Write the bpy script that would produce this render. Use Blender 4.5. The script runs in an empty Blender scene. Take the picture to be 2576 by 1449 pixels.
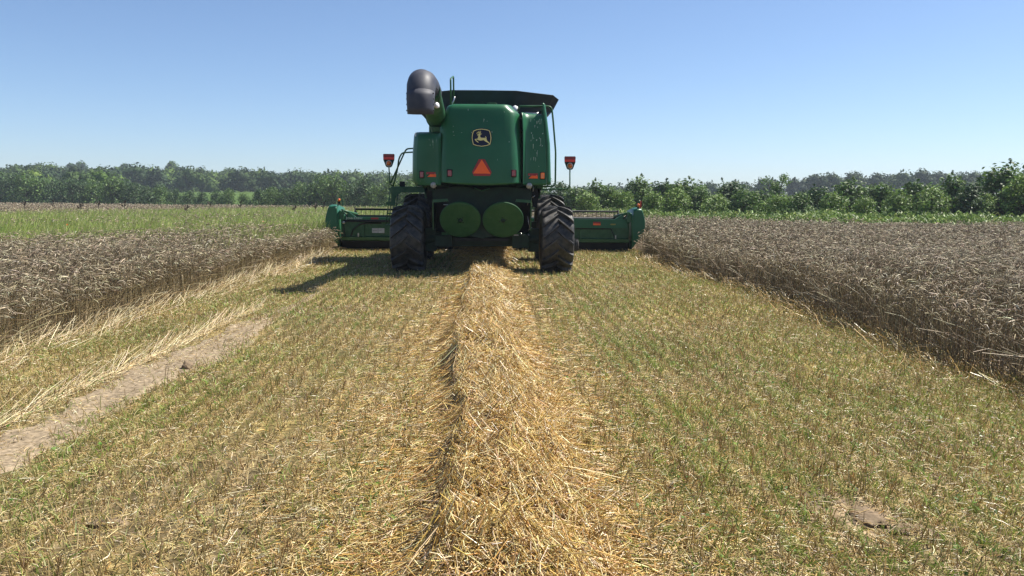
import bpy, bmesh, math, random
import numpy as np
from mathutils import Vector, Matrix

R = math.radians
rng = np.random.default_rng(11)
random.seed(5)
SC = bpy.context.scene
COL = SC.collection

# ------------------------------------------------------------------ camera
cam_d = bpy.data.cameras.new("camera")
cam = bpy.data.objects.new("camera", cam_d)
COL.objects.link(cam)
YAW, PITCH, ROLL = R(1.29), R(6.26), R(0.35)
fwd = Vector((math.sin(YAW) * math.cos(PITCH), math.cos(YAW) * math.cos(PITCH), -math.sin(PITCH)))
r0 = Vector((math.cos(YAW), -math.sin(YAW), 0))
u0 = r0.cross(fwd)
rr = r0 * math.cos(ROLL) + u0 * math.sin(ROLL)
uu = -r0 * math.sin(ROLL) + u0 * math.cos(ROLL)
m3 = Matrix((rr, uu, -fwd)).transposed()
cam.matrix_world = Matrix.Translation((0, 0, 1.65)) @ m3.to_4x4()
cam_d.sensor_width = 36.0
cam_d.lens = 36.0 * 2000.0 / 2576.0
cam_d.clip_start = 0.1
cam_d.clip_end = 4000
SC.camera = cam

# ------------------------------------------------------------------ light
SUN = Vector((0.62, 0.25, 1.0)).normalized()
world = bpy.data.worlds.new("World")
SC.world = world
world.use_nodes = True
wn = world.node_tree
bg = wn.nodes["Background"]
sky = wn.nodes.new("ShaderNodeTexSky")
sky.sky_type = 'NISHITA'
sky.sun_disc = False
sky.sun_elevation = math.asin(SUN.z)
sky.sun_rotation = math.atan2(SUN.x, SUN.y)
sky.altitude = 100
sky.air_density = 0.8
sky.dust_density = 0.6
sky.ozone_density = 5.2
wn.links.new(sky.outputs[0], bg.inputs[0])
bg.inputs[1].default_value = 0.079
sun_d = bpy.data.lights.new("sun", 'SUN')
sun_d.energy = 4.6
sun_d.angle = R(0.53)
sun_d.color = (1.0, 0.95, 0.86)
sun = bpy.data.objects.new("sun", sun_d)
COL.objects.link(sun)
sun.rotation_euler = SUN.to_track_quat('Z', 'Y').to_euler()
SC.view_settings.view_transform = 'Standard'
SC.view_settings.look = 'None'
SC.view_settings.gamma = 1.0
SC.view_settings.exposure = 0.95
SC.cycles.max_bounces = 6
SC.cycles.diffuse_bounces = 3
SC.cycles.glossy_bounces = 2
SC.cycles.transmission_bounces = 3
SC.cycles.transparent_max_bounces = 4
SC.cycles.volume_bounces = 0

# ------------------------------------------------------------------ helpers
def tag(o, label=None, cat=None, group=None, kind=None):
    if label: o['label'] = label
    if cat: o['category'] = cat
    if group: o['group'] = group
    if kind: o['kind'] = kind
    return o

def empty(name, loc=(0, 0, 0), rz=0.0, parent=None):
    o = bpy.data.objects.new(name, None)
    COL.objects.link(o)
    o.location = loc
    o.rotation_euler = (0, 0, rz)
    o.empty_display_size = 0.2
    if parent: o.parent = parent
    return o

def np_mesh(name, V, Q, mats, midx=None, col=None, smooth=False):
    """V (n,3), Q (m,k) all faces with k corners, col (n,3) point colours"""
    V = np.asarray(V, dtype=np.float32); Q = np.asarray(Q, dtype=np.int32)
    me = bpy.data.meshes.new(name)
    k = Q.shape[1]
    me.vertices.add(len(V)); me.vertices.foreach_set("co", V.ravel())
    me.loops.add(Q.size); me.loops.foreach_set("vertex_index", Q.ravel())
    me.polygons.add(len(Q))
    me.polygons.foreach_set("loop_start", np.arange(0, Q.size, k, dtype=np.int32))
    me.polygons.foreach_set("loop_total", np.full(len(Q), k, dtype=np.int32))
    for m in (mats if isinstance(mats, (list, tuple)) else [mats]): me.materials.append(m)
    if midx is not None: me.polygons.foreach_set("material_index", np.asarray(midx, dtype=np.int32))
    if smooth: me.polygons.foreach_set("use_smooth", np.ones(len(Q), dtype=bool))
    if col is not None:
        a = me.attributes.new("col", 'FLOAT_COLOR', 'POINT')
        c = np.ones((len(V), 4), dtype=np.float32); c[:, :3] = col
        a.data.foreach_set("color", c.ravel())
    me.update(calc_edges=True)
    return me

def np_obj(name, *a, parent=None, **k):
    o = bpy.data.objects.new(name, np_mesh(name, *a, **k))
    COL.objects.link(o)
    if parent: o.parent = parent
    return o

def vnoise(x, y, s, seed=0):
    """value noise 0..1, numpy"""
    x = np.asarray(x, float) / s; y = np.asarray(y, float) / s
    xi = np.floor(x).astype(np.int64); yi = np.floor(y).astype(np.int64)
    fx = x - xi; fy = y - yi
    fx = fx * fx * (3 - 2 * fx); fy = fy * fy * (3 - 2 * fy)
    def h(a, b):
        n = (a * 374761393 + b * 668265263 + seed * 974711) & 0x7fffffff
        n = ((n ^ (n >> 13)) * 1274126177) & 0x7fffffff
        n = n ^ (n >> 16)
        return (n & 0xffff) / 65535.0
    return (h(xi, yi) * (1 - fx) + h(xi + 1, yi) * fx) * (1 - fy) + (h(xi, yi + 1) * (1 - fx) + h(xi + 1, yi + 1) * fx) * fy

def sm(t, a=0.0, b=1.0):
    t = np.clip((np.asarray(t, float) - a) / (b - a), 0, 1)
    return t * t * (3 - 2 * t)

def strands(P, Rd, C, sides=3):
    """P (N,K,3) paths, Rd (N,K) radii, C (N,K,3) or (N,3) colours -> V,Q,col"""
    P = np.asarray(P, float); N, K, _ = P.shape
    C = np.asarray(C, float)
    if C.ndim == 2: C = np.repeat(C[:, None, :], K, axis=1)
    T = np.gradient(P, axis=1)
    T /= np.linalg.norm(T, axis=2, keepdims=True) + 1e-9
    ref = rng.normal(size=(N, 1, 3))
    A = np.cross(T, np.broadcast_to(ref, T.shape)); A /= np.linalg.norm(A, axis=2, keepdims=True) + 1e-9
    B = np.cross(T, A)
    rings = []
    if sides == 2:
        rings = [P + A * Rd[:, :, None], P - A * Rd[:, :, None]]
    else:
        for i in range(sides):
            t = 2 * math.pi * i / sides
            rings.append(P + (A * math.cos(t) + B * math.sin(t)) * Rd[:, :, None])
    V = np.stack(rings, axis=2)                      # N,K,s,3
    s = sides
    idx = np.arange(N * K * s).reshape(N, K, s)
    qs = []
    for i in range(s if s > 2 else 1):
        j = (i + 1) % s
        qs.append(np.stack([idx[:, :-1, i], idx[:, :-1, j], idx[:, 1:, j], idx[:, 1:, i]], axis=-1).reshape(-1, 4))
    Q = np.concatenate(qs)
    col = np.repeat(C[:, :, None, :], s, axis=2).reshape(-1, 3)
    return V.reshape(-1, 3), Q, col

def merge(parts):
    Vs, Qs, Cs, o = [], [], [], 0
    for V, Q, C in parts:
        Vs.append(V); Qs.append(Q + o); Cs.append(C); o += len(V)
    return np.concatenate(Vs), np.concatenate(Qs), np.concatenate(Cs)

def pick(n, palette, weights, jitter=0.15):
    pal = np.array(palette, float); w = np.array(weights, float); w /= w.sum()
    c = pal[rng.choice(len(pal), n, p=w)]
    return np.clip(c * (1 + rng.normal(size=(n, 1)) * jitter) * (1 + rng.normal(size=(n, 3)) * jitter * 0.3), 0.004, 0.95)

# ------------------------------------------------------------------ materials
def nodes_of(m):
    m.use_nodes = True
    nt = m.node_tree
    return nt, nt.nodes["Principled BSDF"]

def mat_attr(name, rough=0.6, spec=0.3, transl=0.0, noise=0.0, rows=0.0):
    m = bpy.data.materials.new(name)
    nt, b = nodes_of(m)
    at = nt.nodes.new("ShaderNodeAttribute"); at.attribute_name = "col"
    src = at.outputs["Color"]
    if noise > 0:
        g = nt.nodes.new("ShaderNodeNewGeometry")
        nz = nt.nodes.new("ShaderNodeTexNoise"); nz.inputs["Scale"].default_value = noise; nz.inputs["Detail"].default_value = 6
        nt.links.new(g.outputs["Position"], nz.inputs["Vector"])
        mr = nt.nodes.new("ShaderNodeMapRange"); mr.inputs[1].default_value = 0.3; mr.inputs[2].default_value = 0.7
        mr.inputs[3].default_value = 0.55; mr.inputs[4].default_value = 1.4
        nt.links.new(nz.outputs[0], mr.inputs[0])
        mx = nt.nodes.new("ShaderNodeMix"); mx.data_type = 'RGBA'; mx.blend_type = 'MULTIPLY'; mx.inputs[0].default_value = 1
        nt.links.new(src, mx.inputs[6]); nt.links.new(mr.outputs[0], mx.inputs[7])
        src = mx.outputs[2]
        if rows:                                            # drill rows: thatch on the row, darker soil between
            ra = nt.nodes.new("ShaderNodeAttribute"); ra.attribute_name = "rows"
            sp_ = nt.nodes.new("ShaderNodeSeparateXYZ"); nt.links.new(g.outputs["Position"], sp_.inputs[0])
            m1 = nt.nodes.new("ShaderNodeMath"); m1.operation = 'MULTIPLY_ADD'; m1.inputs[1].default_value = 2 * math.pi / rows
            n4 = nt.nodes.new("ShaderNodeTexNoise"); n4.inputs["Scale"].default_value = 2.0
            nt.links.new(g.outputs["Position"], n4.inputs["Vector"])
            nt.links.new(sp_.outputs[0], m1.inputs[0]); nt.links.new(n4.outputs[0], m1.inputs[2])
            m2 = nt.nodes.new("ShaderNodeMath"); m2.operation = 'COSINE'; nt.links.new(m1.outputs[0], m2.inputs[0])
            m4 = nt.nodes.new("ShaderNodeMath"); m4.operation = 'MULTIPLY'; nt.links.new(m2.outputs[0], m4.inputs[0]); nt.links.new(ra.outputs["Fac"], m4.inputs[1])
            m3 = nt.nodes.new("ShaderNodeMapRange"); m3.inputs[1].default_value = -1; m3.inputs[2].default_value = 1; m3.inputs[3].default_value = 0.55; m3.inputs[4].default_value = 1.45
            nt.links.new(m4.outputs[0], m3.inputs[0])
            my = nt.nodes.new("ShaderNodeMix"); my.data_type = 'RGBA'; my.blend_type = 'MULTIPLY'; my.inputs[0].default_value = 1
            nt.links.new(src, my.inputs[6]); nt.links.new(m3.outputs[0], my.inputs[7]); src = my.outputs[2]
        bp = nt.nodes.new("ShaderNodeBump"); bp.inputs["Strength"].default_value = 0.6; bp.inputs["Distance"].default_value = 0.02
        nt.links.new(nz.outputs[0], bp.inputs["Height"]); nt.links.new(bp.outputs[0], b.inputs["Normal"])
    nt.links.new(src, b.inputs["Base Color"])
    b.inputs["Roughness"].default_value = rough
    b.inputs["Specular IOR Level"].default_value = spec
    if transl > 0:
        tr = nt.nodes.new("ShaderNodeBsdfTranslucent")
        nt.links.new(src, tr.inputs["Color"])
        ms = nt.nodes.new("ShaderNodeMixShader"); ms.inputs[0].default_value = transl
        out = nt.nodes["Material Output"]
        nt.links.new(b.outputs[0], ms.inputs[1]); nt.links.new(tr.outputs[0], ms.inputs[2])
        nt.links.new(ms.outputs[0], out.inputs["Surface"])
    return m

def mat_plain(name, col, rough=0.5, spec=0.5, metal=0.0, coat=0.0, var=0.0, vscale=3.0, dust=None, emit=0.0, stretch=(1, 1, 1)):
    m = bpy.data.materials.new(name)
    nt, b = nodes_of(m)
    b.inputs["Base Color"].default_value = (*col, 1)
    b.inputs["Roughness"].default_value = rough
    b.inputs["Specular IOR Level"].default_value = spec
    b.inputs["Metallic"].default_value = metal
    b.inputs["Coat Weight"].default_value = coat
    b.inputs["Coat Roughness"].default_value = 0.15
    if var > 0 or dust:
        tc = nt.nodes.new("ShaderNodeTexCoord")
        mp = nt.nodes.new("ShaderNodeMapping"); mp.inputs["Scale"].default_value = stretch
        nt.links.new(tc.outputs["Object"], mp.inputs[0])
        nz = nt.nodes.new("ShaderNodeTexNoise"); nz.inputs["Scale"].default_value = vscale; nz.inputs["Detail"].default_value = 7
        nz.inputs["Roughness"].default_value = 0.65
        nt.links.new(mp.outputs[0], nz.inputs["Vector"])
        rp = nt.nodes.new("ShaderNodeValToRGB")
        lo = [c * (1 - var) for c in col]; hi = [min(1, c * (1 + var)) for c in col]
        if dust: hi = dust
        rp.color_ramp.elements[0].position = 0.38; rp.color_ramp.elements[0].color = (*lo, 1)
        rp.color_ramp.elements[1].position = 0.72; rp.color_ramp.elements[1].color = (*hi, 1)
        nt.links.new(nz.outputs[0], rp.inputs[0])
        nt.links.new(rp.outputs[0], b.inputs["Base Color"])
        mr = nt.nodes.new("ShaderNodeMapRange"); mr.inputs[3].default_value = max(0.05, rough - 0.12); mr.inputs[4].default_value = min(1, rough + 0.15)
        nt.links.new(nz.outputs[0], mr.inputs[0]); nt.links.new(mr.outputs[0], b.inputs["Roughness"])
    if emit > 0:
        b.inputs["Emission Color"].default_value = (*col, 1); b.inputs["Emission Strength"].default_value = emit
    return m

def mat_paint():
    """green farm paint: faint dust, a few pale streaks that run downwards"""
    m = bpy.data.materials.new("green_paint")
    nt, b = nodes_of(m)
    tc = nt.nodes.new("ShaderNodeTexCoord")
    n1 = nt.nodes.new("ShaderNodeTexNoise"); n1.inputs["Scale"].default_value = 1.8; n1.inputs["Detail"].default_value = 8
    nt.links.new(tc.outputs["Object"], n1.inputs["Vector"])
    r1 = nt.nodes.new("ShaderNodeValToRGB")
    r1.color_ramp.elements[0].position = 0.3; r1.color_ramp.elements[0].color = (0.007, 0.092, 0.033, 1)
    r1.color_ramp.elements[1].position = 0.8; r1.color_ramp.elements[1].color = (0.016, 0.122, 0.050, 1)
    nt.links.new(n1.outputs[0], r1.inputs[0])
    mp = nt.nodes.new("ShaderNodeMapping"); mp.inputs["Scale"].default_value = (30, 30, 4.5)
    nt.links.new(tc.outputs["Object"], mp.inputs[0])
    n2 = nt.nodes.new("ShaderNodeTexNoise"); n2.inputs["Scale"].default_value = 1.0; n2.inputs["Detail"].default_value = 3
    nt.links.new(mp.outputs[0], n2.inputs["Vector"])
    n3 = nt.nodes.new("ShaderNodeTexNoise"); n3.inputs["Scale"].default_value = 1.3
    nt.links.new(tc.outputs["Object"], n3.inputs["Vector"])
    mu = nt.nodes.new("ShaderNodeMath"); mu.operation = 'MULTIPLY'
    nt.links.new(n2.outputs[0], mu.inputs[0]); nt.links.new(n3.outputs[0], mu.inputs[1])
    r2 = nt.nodes.new("ShaderNodeValToRGB")
    r2.color_ramp.elements[0].position = 0.45; r2.color_ramp.elements[0].color = (0, 0, 0, 1)
    r2.color_ramp.elements[1].position = 0.50; r2.color_ramp.elements[1].color = (1, 1, 1, 1)
    nt.links.new(mu.outputs[0], r2.inputs[0])
    mx = nt.nodes.new("ShaderNodeMix"); mx.data_type = 'RGBA'
    nt.links.new(r2.outputs[0], mx.inputs[0]); nt.links.new(r1.outputs[0], mx.inputs[6]); mx.inputs[7].default_value = (0.32, 0.42, 0.33, 1)
    nt.links.new(mx.outputs[2], b.inputs["Base Color"])
    b.inputs["Roughness"].default_value = 0.42
    b.inputs["Specular IOR Level"].default_value = 0.35
    b.inputs["Coat Weight"].default_value = 0.12; b.inputs["Coat Roughness"].default_value = 0.22
    return m

M_STRAW = mat_attr("straw", rough=0.33, spec=0.65)
M_CROP = mat_attr("wheat", rough=0.6, spec=0.25, transl=0.12)
M_STUB = mat_attr("stubble_straw", rough=0.45, spec=0.4, transl=0.35)
M_GRASS = mat_attr("grass_blade", rough=0.5, spec=0.35, transl=0.3)
M_LEAF = mat_attr("leaf", rough=0.55, spec=0.35, transl=0.25)
M_FARLEAF = mat_attr("far_leaf", rough=0.7, spec=0.15, transl=0.15)
M_GROUND = mat_attr("soil_and_thatch", rough=0.95, spec=0.05, noise=22.0, rows=0.19)
M_TRACK = mat_attr("track_soil", rough=0.95, spec=0.05, noise=26.0)
M_BARK = mat_plain("bark", (0.10, 0.075, 0.055), rough=0.9, spec=0.1, var=0.4, vscale=8)
M_GREEN = mat_paint()
M_GREEN2 = mat_plain("green_paint_dusty", (0.014, 0.105, 0.032), rough=0.45, spec=0.4, var=0.3, vscale=4, dust=(0.045, 0.13, 0.055))
M_DARK = mat_plain("dark_green_metal", (0.006, 0.024, 0.013), rough=0.6, spec=0.3, var=0.4, vscale=5)
M_DISC = mat_plain("disc_green", (0.018, 0.088, 0.027), rough=0.6, spec=0.25, var=0.2, vscale=5, dust=(0.034, 0.098, 0.038))
M_BLACK = mat_plain("black_metal", (0.010, 0.011, 0.013), rough=0.6, spec=0.3, var=0.4, vscale=6)
M_RUBBER = mat_plain("tyre_rubber", (0.022, 0.022, 0.023), rough=0.55, spec=0.45, var=0.35, vscale=7, dust=(0.095, 0.085, 0.072))
M_TANK = mat_plain("tank_black_poly", (0.009, 0.022, 0.036), rough=0.5, spec=0.5, var=0.3, vscale=3)  # black poly with blue sky glare mixed into the base colour
M_SPOUT = mat_plain("spout_plastic", (0.038, 0.041, 0.060), rough=0.58, spec=0.4, var=0.25, vscale=4, dust=(0.062, 0.062, 0.072))
M_YELLOW = mat_plain("yellow_paint", (0.65, 0.42, 0.02), rough=0.45, var=0.15, vscale=5)
M_ORANGE = mat_plain("fluorescent_orange", (1.0, 0.13, 0.016), rough=0.5, var=0.06, vscale=8)
M_BRIGHTRED = mat_plain("bright_red_reflective", (0.95, 0.055, 0.04), rough=0.45, var=0.08, vscale=8)
M_RED = mat_plain("red_reflective", (0.32, 0.012, 0.014), rough=0.35, var=0.12, vscale=8)
M_REDLENS = mat_plain("red_lens", (0.26, 0.010, 0.022), rough=0.15, coat=0.8, var=0.15, vscale=20)
M_AMBER = mat_plain("amber_lens", (0.85, 0.17, 0.008), rough=0.15, coat=0.8, var=0.15, vscale=20)
M_GLASS = mat_plain("lamp_glass", (0.30, 0.31, 0.31), rough=0.25, metal=0.2, coat=0.3, var=0.2, vscale=25)
M_WHITE = mat_plain("white_enamel", (0.75, 0.75, 0.75), rough=0.35, var=0.08, vscale=10)
M_DECAL = mat_plain("grey_decal", (0.42, 0.44, 0.45), rough=0.5, var=0.15, vscale=14)
M_NAVY = mat_plain("navy_badge", (0.006, 0.013, 0.05), rough=0.5, spec=0.25, var=0.1, vscale=10)
M_GOLD = mat_plain("badge_gold", (0.78, 0.70, 0.28), rough=0.5, var=0.08, vscale=12)
M_CABGLASS = mat_plain("cab_glass", (0.02, 0.03, 0.035), rough=0.08, spec=0.8, var=0.1)
M_STEEL = mat_plain("bare_steel", (0.45, 0.45, 0.44), rough=0.3, metal=0.9, var=0.2, vscale=12)
M_SPLASH = mat_plain("pale_splash", (0.42, 0.52, 0.43), rough=0.6, var=0.15, vscale=10)
M_OLDGOLD = mat_plain("faded_yellow", (0.30, 0.24, 0.04), rough=0.5, var=0.2, vscale=12)
M_LETTER = mat_plain("grey_letters", (0.55, 0.60, 0.55), rough=0.5, var=0.15, vscale=12)
M_CLOD = mat_plain("dry_soil", (0.215, 0.16, 0.105), rough=0.95, spec=0.05, var=0.35, vscale=18)

# ------------------------------------------------------------------ terrain
def tz(x, y):
    x = np.asarray(x, float); y = np.asarray(y, float)
    a = x / np.maximum(y, 30.0)
    f = 1.0 - 0.72 * sm(a, -0.20, 0.05) + 0.35 * sm(a, 0.22, 0.36)
    h = (3.2 * sm(y, 140, 215) + 4.2 * sm(y, 205, 420)) * f
    h = h + (vnoise(x, y, 60, 3) - 0.5) * 2.5 * sm(y, 180, 280)
    near = (vnoise(x, y, 0.45, 1) - 0.5) * 0.035 + (vnoise(x, y, 0.16, 2) - 0.5) * 0.018
    return h + near * (1 - sm(y, 26, 40)) * sm(np.abs(x + 3.2), 0.30, 0.48)

def left_edge(y): return -5.32 + (vnoise(y, y * 0 + 3.3, 2.2, 4) - 0.5) * 0.55 + (vnoise(y, y * 0 + 9.3, 0.7, 5) - 0.5) * 0.25 - 0.06 * sm(y, 18, 25)
def right_edge(y): return 5.02 + (vnoise(y, y * 0 + 1.3, 2.5, 6) - 0.5) * 0.5 + (vnoise(y, y * 0 + 5.3, 0.7, 7) - 0.5) * 0.25 - 0.20 * sm(y, 14, 25)

def far_left(x):            # far border of the crop, metres ahead, as a function of direction
    return 0
AX = np.array([-0.75, -0.62, -0.22, -0.06, 0.10, 0.20, 0.43, 0.65, 0.90])
AY = np.array([140.0, 136.0, 105.0, 88.0, 55.0, 43.5, 36.0, 33.0, 32.0])
def crop_end(x, y):
    return np.interp(x / np.maximum(y, 1.0), AX, AY)

def is_crop(x, y):
    side = (x < left_edge(y)) | (x > right_edge(y)) | (y > 27.6)
    return side & (y < crop_end(x, y))

def grow(a, b, n, p=2.0):
    return a + (b - a) * np.linspace(0, 1, n) ** p
xs = np.concatenate([-grow(8.2, 520, 60)[::-1], np.arange(-8.0, 8.05, 0.14), grow(8.2, 520, 60)])
ys = np.concatenate([np.linspace(-60, 1.8, 14), np.arange(2.0, 27.5, 0.14), grow(27.6, 900, 90, 1.8)])
gx, gy = np.meshgrid(xs, ys)
gx = gx.ravel(); gy = gy.ravel()
gz = tz(gx, gy)
nx, ny = len(xs), len(ys)
ii = np.arange(nx * ny).reshape(ny, nx)
GQ = np.stack([ii[:-1, :-1], ii[:-1, 1:], ii[1:, 1:], ii[1:, :-1]], -1).reshape(-1, 4)
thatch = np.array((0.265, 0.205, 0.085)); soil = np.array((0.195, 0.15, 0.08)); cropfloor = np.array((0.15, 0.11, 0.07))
grn = np.array((0.115, 0.14, 0.04)); meadow = np.array((0.075, 0.12, 0.03))
k = sm(vnoise(gx, gy, 0.8, 8) * 0.6 + vnoise(gx, gy, 0.25, 9) * 0.4, 0.35, 0.7)[:, None]
gc = thatch * k + soil * (1 - k)
k = (sm(vnoise(gx, gy, 1.6, 10) * 0.6 + vnoise(gx, gy, 0.4, 12) * 0.4, 0.5, 0.75) * 0.6)[:, None]
gc = gc * (1 - k) + grn * k
bare = .7 * (1 - sm(np.hypot((gx - 1.95) / 0.34, (gy - 4.02) / 0.42) + (vnoise(gx, gy, 0.2, 14) - 0.5) * 0.5, 0.6, 1.05))[:, None]
gc = gc * (1 - bare) + np.array((0.27, 0.195, 0.13)) * bare
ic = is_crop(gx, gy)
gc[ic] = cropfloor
past = (gy >= crop_end(gx, gy)) & (gy > 20)
gc[past] = meadow
gc = np.clip(gc * (0.88 + 0.24 * vnoise(gx, gy, 5, 13))[:, None], 0, 1)
g = np_obj("ground", np.stack([gx, gy, gz], -1), GQ, M_GROUND, col=gc, smooth=True)
ra = g.data.attributes.new('rows', 'FLOAT', 'POINT'); ra.data.foreach_set('value', ((gx > left_edge(gy) + .2) & (gx < right_edge(gy) - .2) & (gy < 27.4)).astype(np.float32))
tag(g, "harvested field floor with thatch and soil rising to a low hill behind", "ground", kind="structure")

# bare wheel track
ty = np.arange(1.6, 14.8, 0.07); tu = np.linspace(0, 1, 13)
TY, TU = np.meshgrid(ty, tu, indexing='ij')
wv = 1 - sm(TY, 8.4, 14.8)
lft = -3.47 + (vnoise(ty, ty * 0, 0.9, 20) - 0.5) * 0.24 + (vnoise(ty, ty * 0, 0.22, 21) - 0.5) * 0.18
rgt = -2.83 + (vnoise(ty, ty * 0 + 4, 0.8, 22) - 0.5) * 0.30 + (vnoise(ty, ty * 0 + 7, 0.22, 23) - 0.5) * 0.2
TX = lft[:, None] * (1 - TU) + rgt[:, None] * TU
TX = -3.12 + (TX + 3.12) * np.clip(wv + 0.02, 0, 1)
TZ = 0.006 + (vnoise(TX, TY, 0.5, 24) - 0.5) * 0.025 + (vnoise(TX, TY, 0.09, 25) - 0.5) * 0.02
TZ = np.where((TU == 0) | (TU == 1), tz(TX, TY) - 0.02, TZ + 0.012)
ii = np.arange(TY.size).reshape(TY.shape)
tq = np.stack([ii[:-1, :-1], ii[:-1, 1:], ii[1:, 1:], ii[1:, :-1]], -1).reshape(-1, 4)
tcol = np.array((0.265, 0.205, 0.135)) * (0.85 + 0.3 * vnoise(TX, TY, 0.6, 26)).ravel()[:, None]
o = np_obj("dirt_track", np.stack([TX, TY, TZ], -1).reshape(-1, 3), tq, M_TRACK, col=tcol, smooth=True)
tag(o, "strip of bare brown soil worn through the stubble on the left", "track", kind="structure")

# ------------------------------------------------------------------ windrow surface
def w_center(y): return 0.02 - 0.22 * sm(y, 3, 13) + (vnoise(y, y * 0 + 2, 1.6, 30) - 0.5) * 0.10
def w_h(x, y):
    x = np.asarray(x, float); y = np.asarray(y, float)
    u = x - w_center(y)
    tr = -0.27 + (vnoise(y, y * 0 + 8, 1.1, 31) - 0.5) * 0.14 + (vnoise(y, y * 0 + 6, 0.35, 32) - 0.5) * 0.07
    H = 0.205 * (0.70 + 0.6 * vnoise(y, y * 0 + 5, 1.3, 33))
    right = H * (1 - sm(u, 0.02, 0.63)) ** 1.1
    left = H * (0.88 + 0.12 * sm(u, -0.27, 0.05))
    core = np.where(u > 0.02, right, left)
    wd = 0.04 + 0.22 * sm(vnoise(y, y * 0 + 12, 0.9, 38), 0.6, 0.9)
    core = core * sm(u, tr - wd, tr + 0.02)
    halo = 0.04 * sm(u, -0.80, -0.3) * (1 - sm(u, 0.5, 0.85))
    h = np.maximum(core, halo) + (vnoise(x, y, 0.45, 37) - 0.5) * 0.14 * sm(core, 0.02, 0.16) + (vnoise(x, y, 0.2, 34) - 0.5) * 0.09 * sm(core, 0.03, 0.2) + (vnoise(x, y, 0.1, 35) - 0.5) * 0.03 * sm(core, 0.02, 0.1)
    return np.maximum(h, -0.02)
wy = np.arange(1.9, 19.6, 0.05); wu = np.linspace(-0.95, 0.95, 80)
WY, WU = np.meshgrid(wy, wu, indexing='ij')
WX = w_center(WY) + WU
WZ = w_h(WX, WY) - 0.012
ii = np.arange(WY.size).reshape(WY.shape)
wq = np.stack([ii[:-1, :-1], ii[:-1, 1:], ii[1:, 1:], ii[1:, :-1]], -1).reshape(-1, 4)
wcol = np.array((0.24, 0.155, 0.06)) * (0.7 + 0.6 * vnoise(WX, WY, 0.12, 36)).ravel()[:, None]
PARTS = [(np.stack([WX, WY, WZ], -1).reshape(-1, 3), wq, wcol)]

def bands(specs, xlim):
    """random points, density per band; xlim(y)->(lo,hi)"""
    X, Y, B = [], [], []
    for (a, b, dens, sc) in specs:
        n = int((b - a) * 11 * dens)
        y = a + (b - a) * rng.random(n)
        half = 0.70 * y + 0.7
        x = rng.uniform(-5.8, 5.8, n)
        keep = (np.abs(x) < half)
        X.append(x[keep]); Y.append(y[keep]); B.append(np.full(keep.sum(), sc))
    return np.concatenate(X), np.concatenate(Y), np.concatenate(B)

STRAW_PAL = [(0.54, 0.355, 0.10), (0.65, 0.48, 0.20), (0.42, 0.25, 0.065), (0.76, 0.62, 0.34), (0.20, 0.115, 0.04)]
def lay(x, y, surf, L, az, off0, off1, rad, col, bow=0.02, sides=3):
    dx = np.cos(az) * L / 2; dy = np.sin(az) * L / 2
    x0, y0, x1, y1 = x - dx, y - dy, x + dx, y + dy
    z0 = surf(x0, y0) + off0; z1 = surf(x1, y1) + off1
    zm = np.maximum(surf(x, y) + 0.003, (z0 + z1) / 2) + rng.normal(size=len(x)) * bow * 0.5 + 0.003
    side = rng.normal(size=len(x)) * bow
    xm = x - np.sin(az) * side; ym = y + np.cos(az) * side
    P = np.stack([np.stack([x0, y0, z0], -1), np.stack([xm, ym, zm], -1), np.stack([x1, y1, z1], -1)], 1)
    Rd = np.stack([rad, rad, rad * 0.8], 1)
    return strands(P, Rd, col, sides)

for (a, b, n, sc) in [(2.2, 4.2, 30000, 1.0), (4.2, 7, 27000, 1.05), (7, 11, 19000, 1.25), (11, 19.3, 17000, 1.7)]:
    y = rng.uniform(a, b, n)
    core = rng.random(n) < 0.58
    u = np.where(core, rng.uniform(-0.34, 0.52, n), rng.normal(size=n) * 0.56 + 0.10)
    x = w_center(y) + u
    L = np.where(rng.random(n) < 0.16, rng.uniform(0.18, 0.42, n), rng.uniform(0.04, 0.20, n)) * min(1.25, sc)
    az = np.where(rng.random(n) < 0.93, rng.uniform(0, math.pi, n),
                  np.where(u > 0, rng.normal(-0.85, 0.5, n), rng.normal(math.pi + 0.40, 0.5, n)))
    rad = rng.uniform(0.0016, 0.0031, n) * sc
    lift = np.abs(rng.normal(size=n)) * 0.026 * (0.35 + 0.65 * core)
    c = pick(n, STRAW_PAL, [5, 4, 3, 2.2, 1.8], 0.22)
    tl = rng.normal(size=n) * np.minimum(L * 0.30, 0.045) * (0.3 + 0.7 * core)
    PARTS.append(lay(x, y, w_h, L, az, lift + tl + 0.006, lift - tl + 0.006, rad, c, bow=0.012))
# upright spikes and loops
n = 900
y = 2.2 + 17 * rng.random(n) ** 1.3; x = w_center(y) + rng.uniform(-0.35, 0.6, n)
L = rng.uniform(0.08, 0.26, n); az = rng.uniform(0, 2 * math.pi, n); el = rng.uniform(0.3, 1.2, n)
z = w_h(x, y)
P0 = np.stack([x, y, z - 0.02], -1); D = np.stack([np.cos(az) * np.cos(el), np.sin(az) * np.cos(el), np.sin(el)], -1)
P = np.stack([P0, P0 + D * (L * 0.5)[:, None], P0 + D * L[:, None] + np.stack([rng.normal(size=n) * 0.02] * 3, -1)], 1)
PARTS.append(strands(P, np.full((n, 3), 0.002) * (1 + 0.04 * y)[:, None], pick(n, STRAW_PAL, [5, 4, 2, 3, 0])))
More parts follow.
